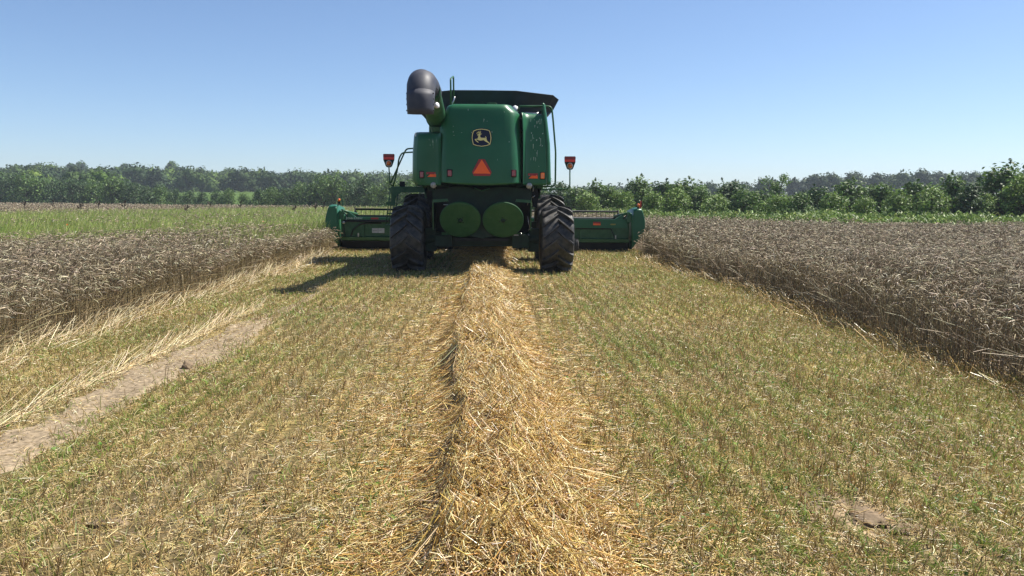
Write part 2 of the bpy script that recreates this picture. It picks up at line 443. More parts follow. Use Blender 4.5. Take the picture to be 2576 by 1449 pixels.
# straw still sliding out below the machine
n = 5200
y = rng.uniform(18.4, 20.4, n); t = (y - 18.4) / 2.0
hw = 0.42 + 0.16 * t
x = -0.26 + rng.uniform(-1, 1, n) * hw
top = 0.32 + 0.40 * sm(t, 0.0, 0.75)
z = top * (1 - np.clip((np.abs(x + 0.26) / hw), 0, 1) ** 3 * 0.5) - rng.random(n) ** 2 * 0.35 + 0.02
az = np.where(rng.random(n) < 0.5, rng.uniform(0, 2 * math.pi, n), rng.normal(-1.57, 0.8, n)); el = rng.normal(-0.35, 0.45, n)
L = rng.uniform(0.15, 0.45, n)
D = np.stack([np.cos(az) * np.cos(el), np.sin(az) * np.cos(el), np.sin(el)], -1)
P0 = np.stack([x, y, np.maximum(z, 0.03)], -1)
P2 = P0 + D * L[:, None]; P2[:, 2] = np.maximum(P2[:, 2] - 0.1 * L, 0.01)
P = np.stack([P0, (P0 + P2) / 2 + np.array((0, 0, 0.03)), P2], 1)
PARTS.append(strands(P, np.full((n, 3), 0.0034), pick(n, STRAW_PAL, [5, 3, 4, 1, 2])))
V, Q, C = merge(PARTS)
o = np_obj("straw_windrow", V, Q, M_STRAW, col=C)
tag(o, "long loose ridge of golden straw dropped behind the combine", "straw", kind="stuff")

# ------------------------------------------------------------------ stubble, litter, low green
def in_track(x, y):
    e = (vnoise(x, y, 0.3, 48) - .5) * .26 + (vnoise(x, y, 0.09, 49) - .5) * .14
    return ((x > -3.40 + e) & (x < -2.90 + e) & (y < 10.5 + 3 * e)) | (np.hypot((x - 1.95) / 0.26, (y - 4.02) / 0.34) < 0.62)
def cut_mask(x, y): return (x > left_edge(y) - 0.05) & (x < right_edge(y) + 0.05) & (y < 27.4)
green_amt = lambda x, y: sm(0.34 * vnoise(x, y, 1.5, 40) + 0.20 * vnoise(x, y, 0.45, 41) + 0.30 * vnoise(x, y * 0.045, 0.30, 47) + 0.16 * vnoise(x, y * 0.06, 0.7, 57) + 0.16 * sm(x, 0.4, 2.5) + 0.08 * sm(-x, 1.0, 3.0) + 0.05 * sm(y, 8, 16), 0.36, 0.74)

x, y, s = bands([(2.4, 4.6, 760, 1.0), (4.6, 7, 640, 1.05), (7, 11, 460, 1.15), (11, 17, 300, 1.45), (17, 27.4, 180, 1.8)], None)
row = 0.19
xr = np.round(x / row) * row + rng.normal(size=len(x)) * 0.017
loose = rng.random(len(x)) < 0.08
x = np.where(loose, x, xr)
kp = cut_mask(x, y) & ~(in_track(x, y) & (rng.random(len(x)) > 0.09)) & (w_h(x, y) < 0.05 + 0.1 * rng.random(len(x))) & (rng.random(len(x)) < 0.25 + 0.45 * vnoise(x, y, 0.5, 42) + 0.55 * vnoise(x, y * 0.05, 0.35, 58))
x, y, s = x[kp], y[kp], s[kp]; n = len(x)
h = rng.uniform(0.03, 0.125, n) * (0.8 + 0.4 * vnoise(x, y, 1.0, 43))
ln = rng.normal(size=(n, 2)) * 0.022; ln[:, 1] -= 0.008
z = tz(x, y) - 0.012
P = np.stack([np.stack([x, y, z], -1), np.stack([x + ln[:, 0] * .5, y + ln[:, 1] * .5, z + h * .55], -1), np.stack([x + ln[:, 0] * 1.2, y + ln[:, 1] * 1.2, z + h], -1)], 1)
c = pick(n, [(0.50, 0.38, 0.17), (0.37, 0.26, 0.125), (0.66, 0.54, 0.29), (0.36, 0.33, 0.11)], [5, 3.4, 3.4, 2.4])
rad = (rng.uniform(0.0016, 0.0030, n) * s)[:, None] * np.array([[1, 1, 1.1]])
V, Q, C = strands(P, rad, c)
o = np_obj("stubble", V, Q, M_STUB, col=C)
tag(o, "short cut wheat stalks standing in rows over the harvested strip", "stubble", kind="stuff")

x, y, s = bands([(2.4, 4.6, 2700, .95), (4.6, 7, 1900, 1.0), (7, 11, 1050, 1.15), (11, 17, 470, 1.5), (17, 27.4, 210, 2.0)], None)
dens = 0.26 + 0.45 * vnoise(x, y, 0.7, 44) + 0.55 * vnoise(x, y * 0.05, 0.33, 59) * (1 - 0.35 * green_amt(x, y)) + 0.7 * np.exp(-((x - w_center(y)) / 0.95) ** 2)
kp = cut_mask(x, y) & (rng.random(len(x)) < dens) & (~in_track(x, y) | (rng.random(len(x)) < 0.48 + 0.5 * sm(y, 6.5, 10.5)))
x, y, s = x[kp], y[kp], s[kp]; n = len(x)
x = np.where((rng.random(n) < .62) & (np.abs(x - w_center(y)) > .6), np.round(x / row) * row + rng.normal(size=n) * .032, x)
near = np.exp(-((x - w_center(y)) / 0.9) ** 2)
L = rng.uniform(0.015, 0.085, n) + rng.random(n) ** 4 * 0.22 * (0.15 + near)
L = np.where(in_track(x, y), np.minimum(L, 0.06), L)
az = rng.uniform(0, math.pi, n)
gs = lambda a, b: tz(a, b)
lift = np.abs(rng.normal(size=n)) * 0.018 + 0.006
c = pick(n, [(0.53, 0.39, 0.15), (0.68, 0.55, 0.27), (0.38, 0.26, 0.10), (0.80, 0.70, 0.47), (0.20, 0.14, 0.065)], [5, 3.4, 3.6, 1.3, 2.4])
parts = [lay(x, y, gs, L, az, lift + rng.normal(size=n) * 0.012, lift + rng.normal(size=n) * 0.012, rng.uniform(0.0011, 0.0023, n) * s, c, bow=0.008)]
# long straw combed along the near side of the track and along the left crop edge
n = 1700
y = 2.6 + 9.6 * rng.random(n); x = -3.52 - np.abs(rng.normal(size=n)) * 0.065 + rng.normal(size=n) * 0.02
L = rng.uniform(0.15, 0.55, n); az = rng.normal(math.pi / 2 - 0.12, 0.16, n)
up = np.where(rng.random(n) < 0.12, rng.uniform(0.05, 0.22, n), rng.uniform(0.0, 0.05, n))
parts.append(lay(x, y, gs, L, az, np.full(n, 0.008), 0.01 + up, rng.uniform(0.0015, 0.0028, n) * (1 + 0.05 * y), pick(n, [(0.50, 0.37, 0.17), (0.62, 0.50, 0.27), (0.36, 0.26, 0.12), (0.74, 0.63, 0.40)], [4, 4, 3, 2]), bow=0.012))
n = 3600
y = 6.0 + 18 * rng.random(n); x = left_edge(y) + 0.22 + rng.normal(size=n) * 0.24
L = rng.uniform(0.12, 0.5, n); az = rng.normal(math.pi / 2 - 0.35, 0.5, n)
parts.append(lay(x, y, gs, L, az, np.full(n, 0.01), 0.02 + rng.random(n) ** 3 * 0.3, rng.uniform(0.0016, 0.003, n) * (1 + 0.05 * y), pick(n, [(0.48, 0.36, 0.17), (0.60, 0.48, 0.26), (0.36, 0.26, 0.12), (0.70, 0.60, 0.38)], [4, 4, 3, 2]), bow=0.02))
n = 3200
y = 5.5 + 18 * rng.random(n); x = right_edge(y) - 0.28 + rng.normal(size=n) * 0.26
L = rng.uniform(0.08, 0.35, n); az = rng.normal(math.pi / 2 + 0.3, 0.6, n)
parts.append(lay(x, y, gs, L, az, np.full(n, 0.01), 0.015 + rng.random(n) ** 3 * 0.2, rng.uniform(0.0015, 0.0028, n) * (1 + 0.05 * y), pick(n, STRAW_PAL, [5, 4, 4, 2, 1]), bow=0.02))
V, Q, C = merge(parts)
o = np_obj("straw_litter", V, Q, M_STRAW, col=C)
tag(o, "chopped straw bits scattered flat over the stubble", "straw", kind="stuff")

x, y, s = bands([(2.4, 4.6, 1900, 1.0), (4.6, 7, 1450, 1.1), (7, 11, 860, 1.3), (11, 17, 440, 1.8), (17, 27.4, 220, 2.5)], None)
ga = green_amt(x, y)
kp = cut_mask(x, y) & (rng.random(len(x)) < 0.12 + 0.85 * ga) & ~in_track(x, y) & (w_h(x, y) < 0.05)
kp &= rng.random(len(x)) < (1 - 0.75 * np.exp(-((x - w_center(y)) / 0.75) ** 2))
x, y, s = x[kp], y[kp], s[kp]; n = len(x)
x = np.where(rng.random(n) < .8, (np.round(x / row - .5) + .5) * row + rng.normal(size=n) * .03, x)
h = rng.uniform(0.02, 0.085, n) * (0.8 + 0.5 * vnoise(x, y, 1.2, 45))
az = rng.uniform(0, 2 * math.pi, n); bend = rng.uniform(0.3, 1.4, n) * h
z = tz(x, y) - 0.005
P = np.stack([np.stack([x, y, z], -1), np.stack([x + np.cos(az) * bend * .35, y + np.sin(az) * bend * .35, z + h * .7], -1),
              np.stack([x + np.cos(az) * bend, y + np.sin(az) * bend, z + h], -1)], 1)
c = pick(n, [(0.23, 0.285, 0.06), (0.165, 0.225, 0.045), (0.33, 0.33, 0.10), (0.24, 0.34, 0.06), (0.40, 0.345, 0.13)], [5, 4, 4, 2, 2])
rad = (rng.uniform(0.0016, 0.0034, n) * s)[:, None] * np.array([[1, 0.9, 0.25]])
G1 = strands(P, rad, c, 2)
# broad clover-like leaves
n = 5200
y = 2.5 + 9.5 * rng.random(n) ** 1.2; x = rng.uniform(-5, 5, n)
kp = cut_mask(x, y) & (rng.random(n) < green_amt(x, y) ** 1.5) & ~in_track(x, y) & (w_h(x, y) < 0.05)
x, y = x[kp], y[kp]; n = len(x)
z = tz(x, y) + rng.uniform(0.015, 0.06, n); a = rng.uniform(0, 6.28, n); r = rng.uniform(0.007, 0.016, n) * (1 + 0.03 * y)
ca, sa = np.cos(a) * r, np.sin(a) * r
V2 = np.stack([np.stack([x - ca, y - sa, z + rng.normal(size=n) * .004], -1), np.stack([x + sa * .7, y - ca * .7, z + rng.normal(size=n) * .006], -1),
               np.stack([x + ca, y + sa, z + rng.normal(size=n) * .008], -1), np.stack([x - sa * .7, y + ca * .7, z + rng.normal(size=n) * .006], -1)], 1).reshape(-1, 3)
Q2 = np.arange(4 * n).reshape(n, 4)
C2 = np.repeat(pick(n, [(0.13, 0.24, 0.035), (0.10, 0.19, 0.04), (0.20, 0.30, 0.05)], [3, 3, 1]), 4, axis=0)
V, Q, C = merge([G1, (V2, Q2, C2)])
o = np_obj("low_grass", V, Q, M_GRASS, col=C)
tag(o, "short green grass and weed leaves growing between the stubble", "grass", kind="stuff")

# ------------------------------------------------------------------ standing wheat
EAR = [(0.315, 0.255, 0.165), (0.43, 0.36, 0.24), (0.19, 0.148, 0.092), (0.60, 0.52, 0.37)]
STEM = [(0.26, 0.205, 0.125), (0.35, 0.285, 0.165), (0.18, 0.14, 0.088)]
def wheat(x, y, sc, hmul=1.0, K=7, golden=0.0):
    n = len(x)
    h = rng.uniform(0.70, 0.92, n) * hmul * (0.90 + 0.2 * vnoise(x, y, 2.5, 50))
    az = rng.normal(0.2, 1.3, n)                              # ears nod mostly one way
    lean = rng.uniform(0.02, 0.14, n)
    nod = rng.uniform(0.06, 0.13, n)
    el = rng.uniform(0.075, 0.11, n)
    ca, sa = np.cos(az), np.sin(az)
    z = tz(x, y)
    dr = rng.uniform(-0.3, 1.0, n)                            # how far the ear drops
    pts = []
    def p(d, hh): pts.append(np.stack([x + ca * d, y + sa * d, z + hh], -1))
    p(0 * h, 0 * h); p(lean * 0.45, h * 0.55); p(lean, h * 0.93)
    p(lean + nod * 0.55, h)
    p(lean + nod * 0.55 + el * 0.5, h - el * 0.22 * dr)
    p(lean + nod * 0.55 + el * 0.95, h - el * 0.65 * dr)
    P = np.stack(pts, 1)
    er = rng.uniform(0.0042, 0.0064, n) * sc; sr = rng.uniform(0.0014, 0.0022, n) * sc
    Rd = np.stack([sr, sr, sr * 0.9, er * 0.7, er, er * 0.25], 1)
    ce = pick(n, EAR, [4, 3, 3, 1.6]); cs = pick(n, STEM, [4, 3, 3])
    if golden > 0: cs = cs * (1 - golden) + np.array((0.44, 0.345, 0.18)) * golden  # golden mixes a sunlit tint into the stem colour
    C = np.stack([cs, cs, cs * 0.5 + ce * 0.5, ce, ce, ce], 1)
    return strands(P, Rd, C, 3)
def leaves(x, y, sc, h0=0.15, h1=0.7):
    n = len(x)
    hb = rng.uniform(h0, h1, n); az = rng.uniform(0, 6.28, n); L = rng.uniform(0.10, 0.26, n)
    ca, sa = np.cos(az), np.sin(az); z = tz(x, y) + hb
    P = np.stack([np.stack([x, y, z], -1), np.stack([x + ca * L * .5, y + sa * L * .5, z + L * .35], -1), np.stack([x + ca * L * .9, y + sa * L * .9, z - L * rng.uniform(0, .7, n)], -1)], 1)
    rd = (rng.uniform(0.003, 0.006, n) * sc)[:, None] * np.array([[1, .9, .2]])
    return strands(P, rd, pick(n, [(0.24, 0.19, 0.12), (0.17, 0.13, 0.085), (0.33, 0.27, 0.17), (0.16, 0.17, 0.06)], [4, 3, 2, 0.6]), 2)

def sample_crop(side, y0, y1, dens, xmax):
    A = (y1 - y0) * xmax
    n = int(A * dens)
    y = rng.uniform(y0, y1, n)
    x = rng.uniform(-xmax, 0, n) if side < 0 else rng.uniform(0, xmax, n)
    lim = 0.80 * y + 3
    kp = (np.abs(x) < lim) & is_crop(x, y)
    return x[kp], y[kp]

def grassy(x, y):     # where the pale green grass has taken over the left of the field
    a = x / y
    yy = y + 14 * (vnoise(x, y, 7, 51) - 0.5)
    fl = np.interp(a, [-.66, -.45, -.32, -.22], [50, 60, 80, 105])
    m = sm(yy, 10, 17) * (1 - sm(yy / fl, 0.75, 1.1)) * (1 - sm(a, -0.12, -0.02))
    return m * sm(vnoise(x, y, 6, 52) * 0.6 + vnoise(x, y, 2.2, 53) * 0.4, 0.14, 0.40)

for side, nm in ((-1, "left"), (1, "right")):
    parts = []
    specs = [(3.5, 9.0, 330, 10.3, 1.0), (9.0, 14, 230, 14.3, 1.15), (14, 21, 120, 20, 1.5), (21, 32, 52, 29, 2.2), (32, 55, 17, 47, 3.4), (55, 90, 5.5, 75, 5.5), (90, 146, 2.3, 120, 8.5)]
    for (a, b, d, xm, sc) in specs:
        if side > 0 and a >= 55: d *= 1.0
        x, y = sample_crop(side, a, b, d, xm)
        if len(x) == 0: continue
        gm = grassy(x, y) if side < 0 else x * 0
        kp = rng.random(len(x)) > gm * 0.82
        x, y = x[kp], y[kp]
        ed = np.abs(x - (left_edge(y) if side < 0 else right_edge(y)))
        hm = np.where(y < 26, 0.70 + 0.30 * sm(ed + (vnoise(x, y, .35, 54) - .5) * .5, -0.05, 0.55), 1.0)
        parts.append(wheat(x, y, sc, hm))
        if a < 30:
            q = rng.random(len(x)) < 0.8
            parts.append(leaves(x[q], y[q], sc))
    # ragged bent stems along the cut face; sunlit left painted golden, shaded right duller
    n = 3400
    y = 5.0 + 20.0 * rng.random(n)
    e = left_edge(y) if side < 0 else right_edge(y)
    x = e + side * -1 * np.abs(rng.normal(size=n)) * 0.13
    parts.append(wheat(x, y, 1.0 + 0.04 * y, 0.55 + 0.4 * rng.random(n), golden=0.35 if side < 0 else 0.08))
    n = 1700
    y = 5.0 + 20.0 * rng.random(n)
    e = left_edge(y) if side < 0 else right_edge(y)
    x = e + side * (rng.random(n) * 0.4 - 0.15)
    L = rng.uniform(0.25, 0.75, n); az = rng.uniform(0, 6.28, n); el = rng.uniform(0.15, 1.1, n)
    P0 = np.stack([x, y, tz(x, y) + rng.uniform(0.0, 0.25, n)], -1)
    D = np.stack([np.cos(az) * np.cos(el), np.sin(az) * np.cos(el), np.sin(el)], -1)
    P = np.stack([P0, P0 + D * (L * .5)[:, None] + np.array((0, 0, .03)), P0 + D * L[:, None] - np.array((0, 0, .03))], 1)
    parts.append(strands(P, (rng.uniform(0.0015, 0.0026, n) * (1 + 0.04 * y))[:, None] * np.ones((1, 3)), pick(n, [(0.46, 0.35, 0.18), (0.58, 0.47, 0.27), (0.34, 0.25, 0.13), (0.66, 0.57, 0.38)] if side < 0 else [(0.36, 0.29, 0.19), (0.50, 0.42, 0.29), (0.24, 0.185, 0.12), (0.62, 0.54, 0.40)], [4, 3, 3, 1])))  # brighter palette for the lit left face, duller for the shaded right
    V, Q, C = merge(parts)
    o = np_obj("wheat_crop", V, Q, M_CROP, col=C)
    tag(o, "standing ripe brown wheat left of the cut strip and on ahead" if side < 0 else "standing ripe brown wheat to the right of the cut strip", "wheat", kind="stuff")

# green grass standing in the left wheat
parts = []
for (a, b, d, xm, sc) in [(11, 24, 190, 20, 1.4), (24, 38, 110, 30, 2.2), (38, 62, 48, 48, 3.6), (62, 95, 14, 70, 5.5)]:
    x, y = sample_crop(-1, a, b, d, xm)
    kp = rng.random(len(x)) < grassy(x, y)
    x, y = x[kp], y[kp]; n = len(x)
    h = rng.uniform(0.62, 1.02, n); az = rng.normal(0.3, 1.2, n); bend = rng.uniform(0.08, 0.35, n)
    ca, sa = np.cos(az), np.sin(az); z = tz(x, y)
    P = np.stack([np.stack([x, y, z + 0.2], -1), np.stack([x + ca * bend * .4, y + sa * bend * .4, z + h * .75], -1), np.stack([x + ca * bend, y + sa * bend, z + h], -1)], 1)
    rad = (rng.uniform(0.0022, 0.004, n) * sc)[:, None] * np.array([[1, 1, .4]])
    parts.append(strands(P, rad, pick(n, [(0.34, 0.42, 0.09), (0.26, 0.36, 0.07), (0.44, 0.47, 0.17), (0.54, 0.49, 0.25)], [4, 4, 3, 1.5]), 2))
V, Q, C = merge(parts)
o = np_obj("green_grass", V, Q, M_GRASS, col=C)
tag(o, "band of tall pale green grass grown through the wheat on the left", "grass", kind="stuff")

# green broad-leaved strip at the foot of the right hedgerow
parts = []
n = 26000
a = rng.uniform(0.07, 0.75, n)
yb = np.interp(a, AX, AY)
y = yb + rng.random(n) ** 1.2 * (4.0 + 6 * a); x = a * y
dn = 0.35 + vnoise(x, y, 2.0, 60)
kp = rng.random(n) < dn
x, y = x[kp], y[kp]; n = len(x)
hb = rng.uniform(0.15, 1.0, n) * (0.75 + 0.5 * vnoise(x, y, 1.6, 61)); az = rng.uniform(0, 6.28, n); L = rng.uniform(0.14, 0.36, n)
ca, sa = np.cos(az), np.sin(az); z = tz(x, y) + hb
P = np.stack([np.stack([x, y, z], -1), np.stack([x + ca * L * .5, y + sa * L * .5, z + L * .4], -1), np.stack([x + ca * L, y + sa * L, z + L * rng.uniform(-.5, .4, n)], -1)], 1)
parts.append(strands(P, rng.uniform(0.018, 0.036, n)[:, None] * np.array([[.7, 1, .2]]), pick(n, [(0.13, 0.20, 0.04), (0.19, 0.27, 0.06), (0.09, 0.15, 0.03), (0.26, 0.31, 0.10)], [4, 3, 3, 1.5]), 2))
V, Q, C = merge(parts)
o = np_obj("green_undergrowth", V, Q, M_GRASS, col=C)
tag(o, "strip of bright green leafy weeds along the foot of the right hedgerow", "weeds", kind="stuff")

# ------------------------------------------------------------------ trees
def leaf_quads(pts, nrm, size, cols, flat=0.6):
    n = len(pts)
    nn = nrm + rng.normal(size=(n, 3)) * flat
    nn /= np.linalg.norm(nn, axis=1, keepdims=True) + 1e-9
    t = np.cross(nn, rng.normal(size=(n, 3))); t /= np.linalg.norm(t, axis=1, keepdims=True) + 1e-9
    b = np.cross(nn, t)
    s = size[:, None]
    V = np.stack([pts - t * s, pts - b * s * 0.55 + nn * s * .12, pts + t * s, pts + b * s * 0.55 + nn * s * .12], 1).reshape(-1, 3)
    return V, np.arange(4 * n).reshape(n, 4), np.repeat(cols, 4, axis=0)

GREENS = {'mid': [(0.095, 0.165, 0.034), (0.140, 0.220, 0.045), (0.065, 0.115, 0.030)],
          'light': [(0.150, 0.235, 0.045), (0.200, 0.285, 0.060), (0.100, 0.160, 0.036)],
          'dark': [(0.055, 0.105, 0.034), (0.078, 0.132, 0.038), (0.042, 0.078, 0.027)]}
def tree_mesh(h, w, nleaf, lsize, tone, lobes=12, base=0.08, airy=0.0, spread=1.0, top=0.0):
    """crown mesh and trunk mesh, tree of height h and width w standing at the origin"""
    pts, nr = [], []
    cs = []
    for i in range(lobes):
        f = (i + 0.5) / lobes
        zz = h * (base + 0.10 + (0.80 - base) * f ** 0.9)
        env = w / 2 * (math.sin(math.pi * min(1, 0.25 + 0.72 * f)) ** 0.7)
        if top: env = w / 2 * (0.35 + 0.65 * sm(f, 0.3, 0.8))
        a = i * 2.4 + rng.uniform(-.5, .5); rad = env * rng.uniform(0.25, 0.75) * spread
        c = np.array((math.cos(a) * rad, math.sin(a) * rad, zz))
        rl = w * rng.uniform(0.12, 0.25)
        cs.append((c, rl))
    per = nleaf // lobes
    for c, rl in cs:
        d = rng.normal(size=(per, 3)); d /= np.linalg.norm(d, axis=1, keepdims=True)
        rr_ = rl * (0.55 + 0.6 * rng.random(per)) * (0.8 + 0.4 * vnoise(d[:, 0] * 3 + c[0] * 7, d[:, 2] * 3 + d[:, 1] * 2, 1.0, 70))
        p = c + d * rr_[:, None] * np.array((1, 1, 0.85))
        pts.append(p); nr.append(d * 0.6 + np.array((0, 0, 0.5)))
    if airy:                                                # thin shoots above the crown
        for i in range(int(airy)):
            c, rl = cs[rng.integers(lobes // 2, lobes)]
            L = h * rng.uniform(0.10, 0.22); m = 22
            t = rng.random(m); dirv = np.array((rng.normal() * .25, rng.normal() * .25, 1.0))
            p = c + np.array((0, 0, rl * .6)) + dirv * (t * L)[:, None] + rng.normal(size=(m, 3)) * 0.05 * w * (1 - t)[:, None] * .6
            pts.append(p); nr.append(np.tile((0, 0, .7), (m, 1)))
    pts = np.concatenate(pts); nr = np.concatenate(nr)
    pts[:, 2] = np.maximum(pts[:, 2], 0.1)
    n = len(pts)
    cols = pick(n, GREENS[tone], [4, 3, 3], 0.18)
    V, Q, C = leaf_quads(pts, nr, rng.uniform(0.6, 1.25, n) * lsize, cols)
    # trunk and limbs
    paths, rads = [], []
    tk = np.array([(0, 0, -0.1), (w * .015, 0, h * .25), (-w * .02, w * .01, h * .5), (0, 0, h * .78)])
    paths.append(tk); rads.append(np.array([.028, .022, .015, .006]) * h)
    for c, rl in cs:
        s0 = np.array((0, 0, max(0.12 * h, c[2] * 0.45)))
        paths.append(np.stack([s0, s0 * .6 + c * .4 + (0, 0, -.03 * h), s0 * .25 + c * .75, c])); rads.append(np.array([.012, .009, .006, .003]) * h)
    TV, TQ, TC = strands(np.array(paths), np.array(rads), np.zeros((len(paths), 3)), 5)
    return (V, Q, C), (TV, TQ)

def tree_proto(h, w, nleaf, lsize, tone, mat=None, **k):
    (V, Q, C), (TV, TQ) = tree_mesh(h, w, nleaf, lsize, tone, **k)
    return np_mesh("crown", V, Q, mat or M_LEAF, col=C), np_mesh("trunk", TV, TQ, M_BARK, smooth=True)

def plant_tree(name, protos, x, y, s, rz, sz=1.0):
    r = empty(name, (x, y, float(tz(x, y)) - 0.02), rz)
    r.scale = (s, s, s * sz)
    for nm, me in (("crown", protos[0]), ("trunk", protos[1])):
        o = bpy.data.objects.new(nm, me); COL.objects.link(o); o.parent = r
    return r

NEAR = {}
for i, (tone, kw) in enumerate([('mid', dict(lobes=17, airy=2)), ('light', dict(lobes=14)), ('dark', dict(lobes=18, airy=3)), ('mid', dict(lobes=19, airy=7)), ('light', dict(lobes=13, airy=3)), ('mid', dict(lobes=17, airy=9))]):
    NEAR[i] = (tone, tree_proto(3.4, 2.9, 2600, 0.105, tone, base=0.02, **kw))
MIDF = {}
for i, (tone, kw) in enumerate([('mid', dict(lobes=15)), ('mid', dict(lobes=12)), ('dark', dict(lobes=18)), ('dark', dict(lobes=20))]):
    MIDF[i] = (tone, tree_proto(4.2, 5.0, 2600, 0.14, tone, base=0.0, **kw))

def ordinal(n):
    w = ["first", "second", "third", "fourth", "fifth", "sixth", "seventh", "eighth", "ninth", "tenth", "eleventh", "twelfth", "thirteenth", "fourteenth", "fifteenth", "sixteenth", "seventeenth", "eighteenth", "nineteenth"]
    tens = {20: "twentieth", 30: "thirtieth", 40: "fortieth"}
    if n <= 19: return w[n - 1]
    if n in tens: return tens[n]
    return {2: "twenty", 3: "thirty", 4: "forty"}[n // 10] + "-" + w[n % 10 - 1]
TONE = {'mid': "green", 'light': "yellow-green", 'dark': "dark green"}

# right hedgerow: (picture column in the 2576-wide photo, distance, height m, prototype)
HR = [(1450, 60, 2.9, 0), (1478, 55, 2.5, 1), (1500, 66, 3.5, 3), (1532, 57, 3.0, 0), (1562, 56, 2.6, 1), (1588, 68, 3.6, 2), (1612, 60, 3.7, 3),
      (1640, 54, 2.5, 4), (1668, 62, 3.5, 2), (1700, 55, 2.9, 1), (1722, 60, 3.5, 3), (1762, 56, 2.9, 0), (1800, 53, 2.4, 1), (1835, 60, 3.5, 2),
      (1872, 54, 2.7, 0), (1915, 58, 2.7, 3), (1965, 52, 2.3, 1), (2012, 50, 2.5, 0), (2050, 55, 3.0, 2), (2095, 49, 2.5, 4), (2140, 52, 3.3, 3),
      (2178, 48, 2.2, 1), (2215, 52, 3.2, 0), (2262, 49, 2.7, 4), (2310, 52, 3.3, 5), (2350, 47, 2.9, 1), (2405, 49, 3.6, 3), (2450, 47, 3.2, 2),
      (2490, 46, 2.4, 4), (2530, 47, 4.2, 3), (2585, 45, 3.6, 1), (2640, 47, 3.7, 3), (2700, 45, 3.3, 0), (2760, 46, 3.0, 1), (2820, 45, 3.5, 2), (2890, 46, 3.2, 3)]
for i, (px, d, h, pr) in enumerate(sorted(HR)):
    tone, ms = NEAR[pr]
    x = (px - 1243) / 2000.0 * d
    r = plant_tree("hedgerow_tree", ms, x, d, h / 3.4 * .93, rng.uniform(0, 6.28), 1.0)
    r.scale = (r.scale[0] * rng.uniform(1.25, 1.8), r.scale[1], r.scale[2])
    sz = "tall" if h > 3.3 else ("low" if h < 2.7 else "bushy")
    tag(r, f"{sz} {TONE[tone]} tree in the right hedgerow, {ordinal(i + 1)} from the combine", "tree", "trees of the right hedgerow")
# the flat-topped tree that stands above the hedgerow
ms = tree_proto(4.4, 2.6, 1300, 0.085, 'mid', lobes=9, base=0.42, top=1, spread=1.35)
r = plant_tree("spreading_tree", ms, (1950 - 1243) / 2000 * 62, 62, 0.93, 0.4)
tag(r, "spreading flat-topped tree rising clear above the right hedgerow", "tree")

# hedge across the far end of the left field
HL = []
px = -330
while px < 1010:
    d = float(np.interp(px, [-330, 0, 400, 800, 1010], [146, 139, 124, 109, 100]))
    t = np.interp(px, [-60, 30, 130, 250, 330, 420, 520, 640, 720, 800, 900, 1010], [5.6, 5.8, 5.6, 5.0, 4.4, 3.6, 3.2, 3.0, 4.0, 4.3, 4.4, 4.4])
    HL.append((px, d + rng.uniform(0, 5), t * rng.uniform(0.8, 1.12), int(rng.integers(0, 4))))
    px += rng.uniform(24, 40)
for i, (px, d, h, pr) in enumerate(HL):
    tone, ms = MIDF[pr]
    x = (px - 1243) / 2000.0 * d
    r = plant_tree("hedge_tree", ms, x, d, h / 4.2, rng.uniform(0, 6.28))
    sz = "tall" if h > 5 else ("low" if h < 3.5 else "rounded")
    tag(r, f"{sz} {TONE[tone]} tree in the far left hedge, {ordinal(i + 1)} from the left", "tree", "trees of the far left hedge")
# bushes behind the machine and just left of it
HB = [(1030, 94, 3.9, 0), (1062, 98, 4.5, 2), (1100, 92, 4.0, 1), (1150, 88, 4.0, 0), (1200, 84, 3.8, 3), (1250, 80, 3.6, 2), (1300, 76, 3.5, 1), (1350, 72, 3.4, 0), (1400, 68, 3.3, 3)]
for i, (px, d, h, pr) in enumerate(HB):
    tone, ms = MIDF[pr]
    r = plant_tree("hedge_tree", ms, (px - 1243) / 2000.0 * d, d, h / 4.2, rng.uniform(0, 6.28))
    tag(r, f"{TONE[tone]} tree in the hedge behind the combine, {ordinal(i + 1)} from the ladder", "tree", "trees behind the combine")

# far wood on the hill
pts, nr, szs, cols, CORES = [], [], [], [], []
def far_crown(x, y, hgt, w, tone, n=400, ls=0.50, dk=1.0):
    z0 = float(tz(x, y))
    base = np.array(GREENS[tone][rng.integers(0, 3)]) * rng.uniform(0.75, 1.15) * dk
    for k in range(5):
        c = np.array((x + rng.normal() * w * .2, y + rng.normal() * w * .2, z0 + hgt * rng.uniform(0.20, 0.86)))
        if k == 0: c[2] = z0 + hgt * .84
        m = n // 5
        d = rng.normal(size=(m, 3)); d /= np.linalg.norm(d, axis=1, keepdims=True)
        p = c + d * (w * rng.uniform(.22, .34) * (0.7 + 0.45 * rng.random(m)))[:, None]
        pts.append(p); nr.append(d * .7 + np.array((0, 0, .5))); szs.append(rng.uniform(.6, 1.3, m) * ls)
        cols.append(np.clip(base * (1 + rng.normal(size=(m, 1)) * .18), .01, 1))
        CORES.append((c, w * .185, base))
def skyline(px): return np.interp(px, [-80, 100, 220, 330, 450, 600, 800, 1000, 1240], [1.0, 1.0, 1.02, 1.02, 1.0, .88, .80, .82, .8])
yy = 236.0
while yy < 440:
    for px in np.arange(-90, 1250, 7.5 / yy * 2000):
        p2 = px + rng.uniform(-.4, .4) * 9 / yy * 2000
        y = yy + rng.uniform(-4, 4); x = (p2 - 1243) / 2000 * y
        far_crown(x, y, rng.uniform(4.6, 7.6) * skyline(p2), rng.uniform(6, 9.5), rng.choice(['mid', 'dark', 'light'], p=[.42, .52, .06]), 400, .5, .68)
    yy += 13
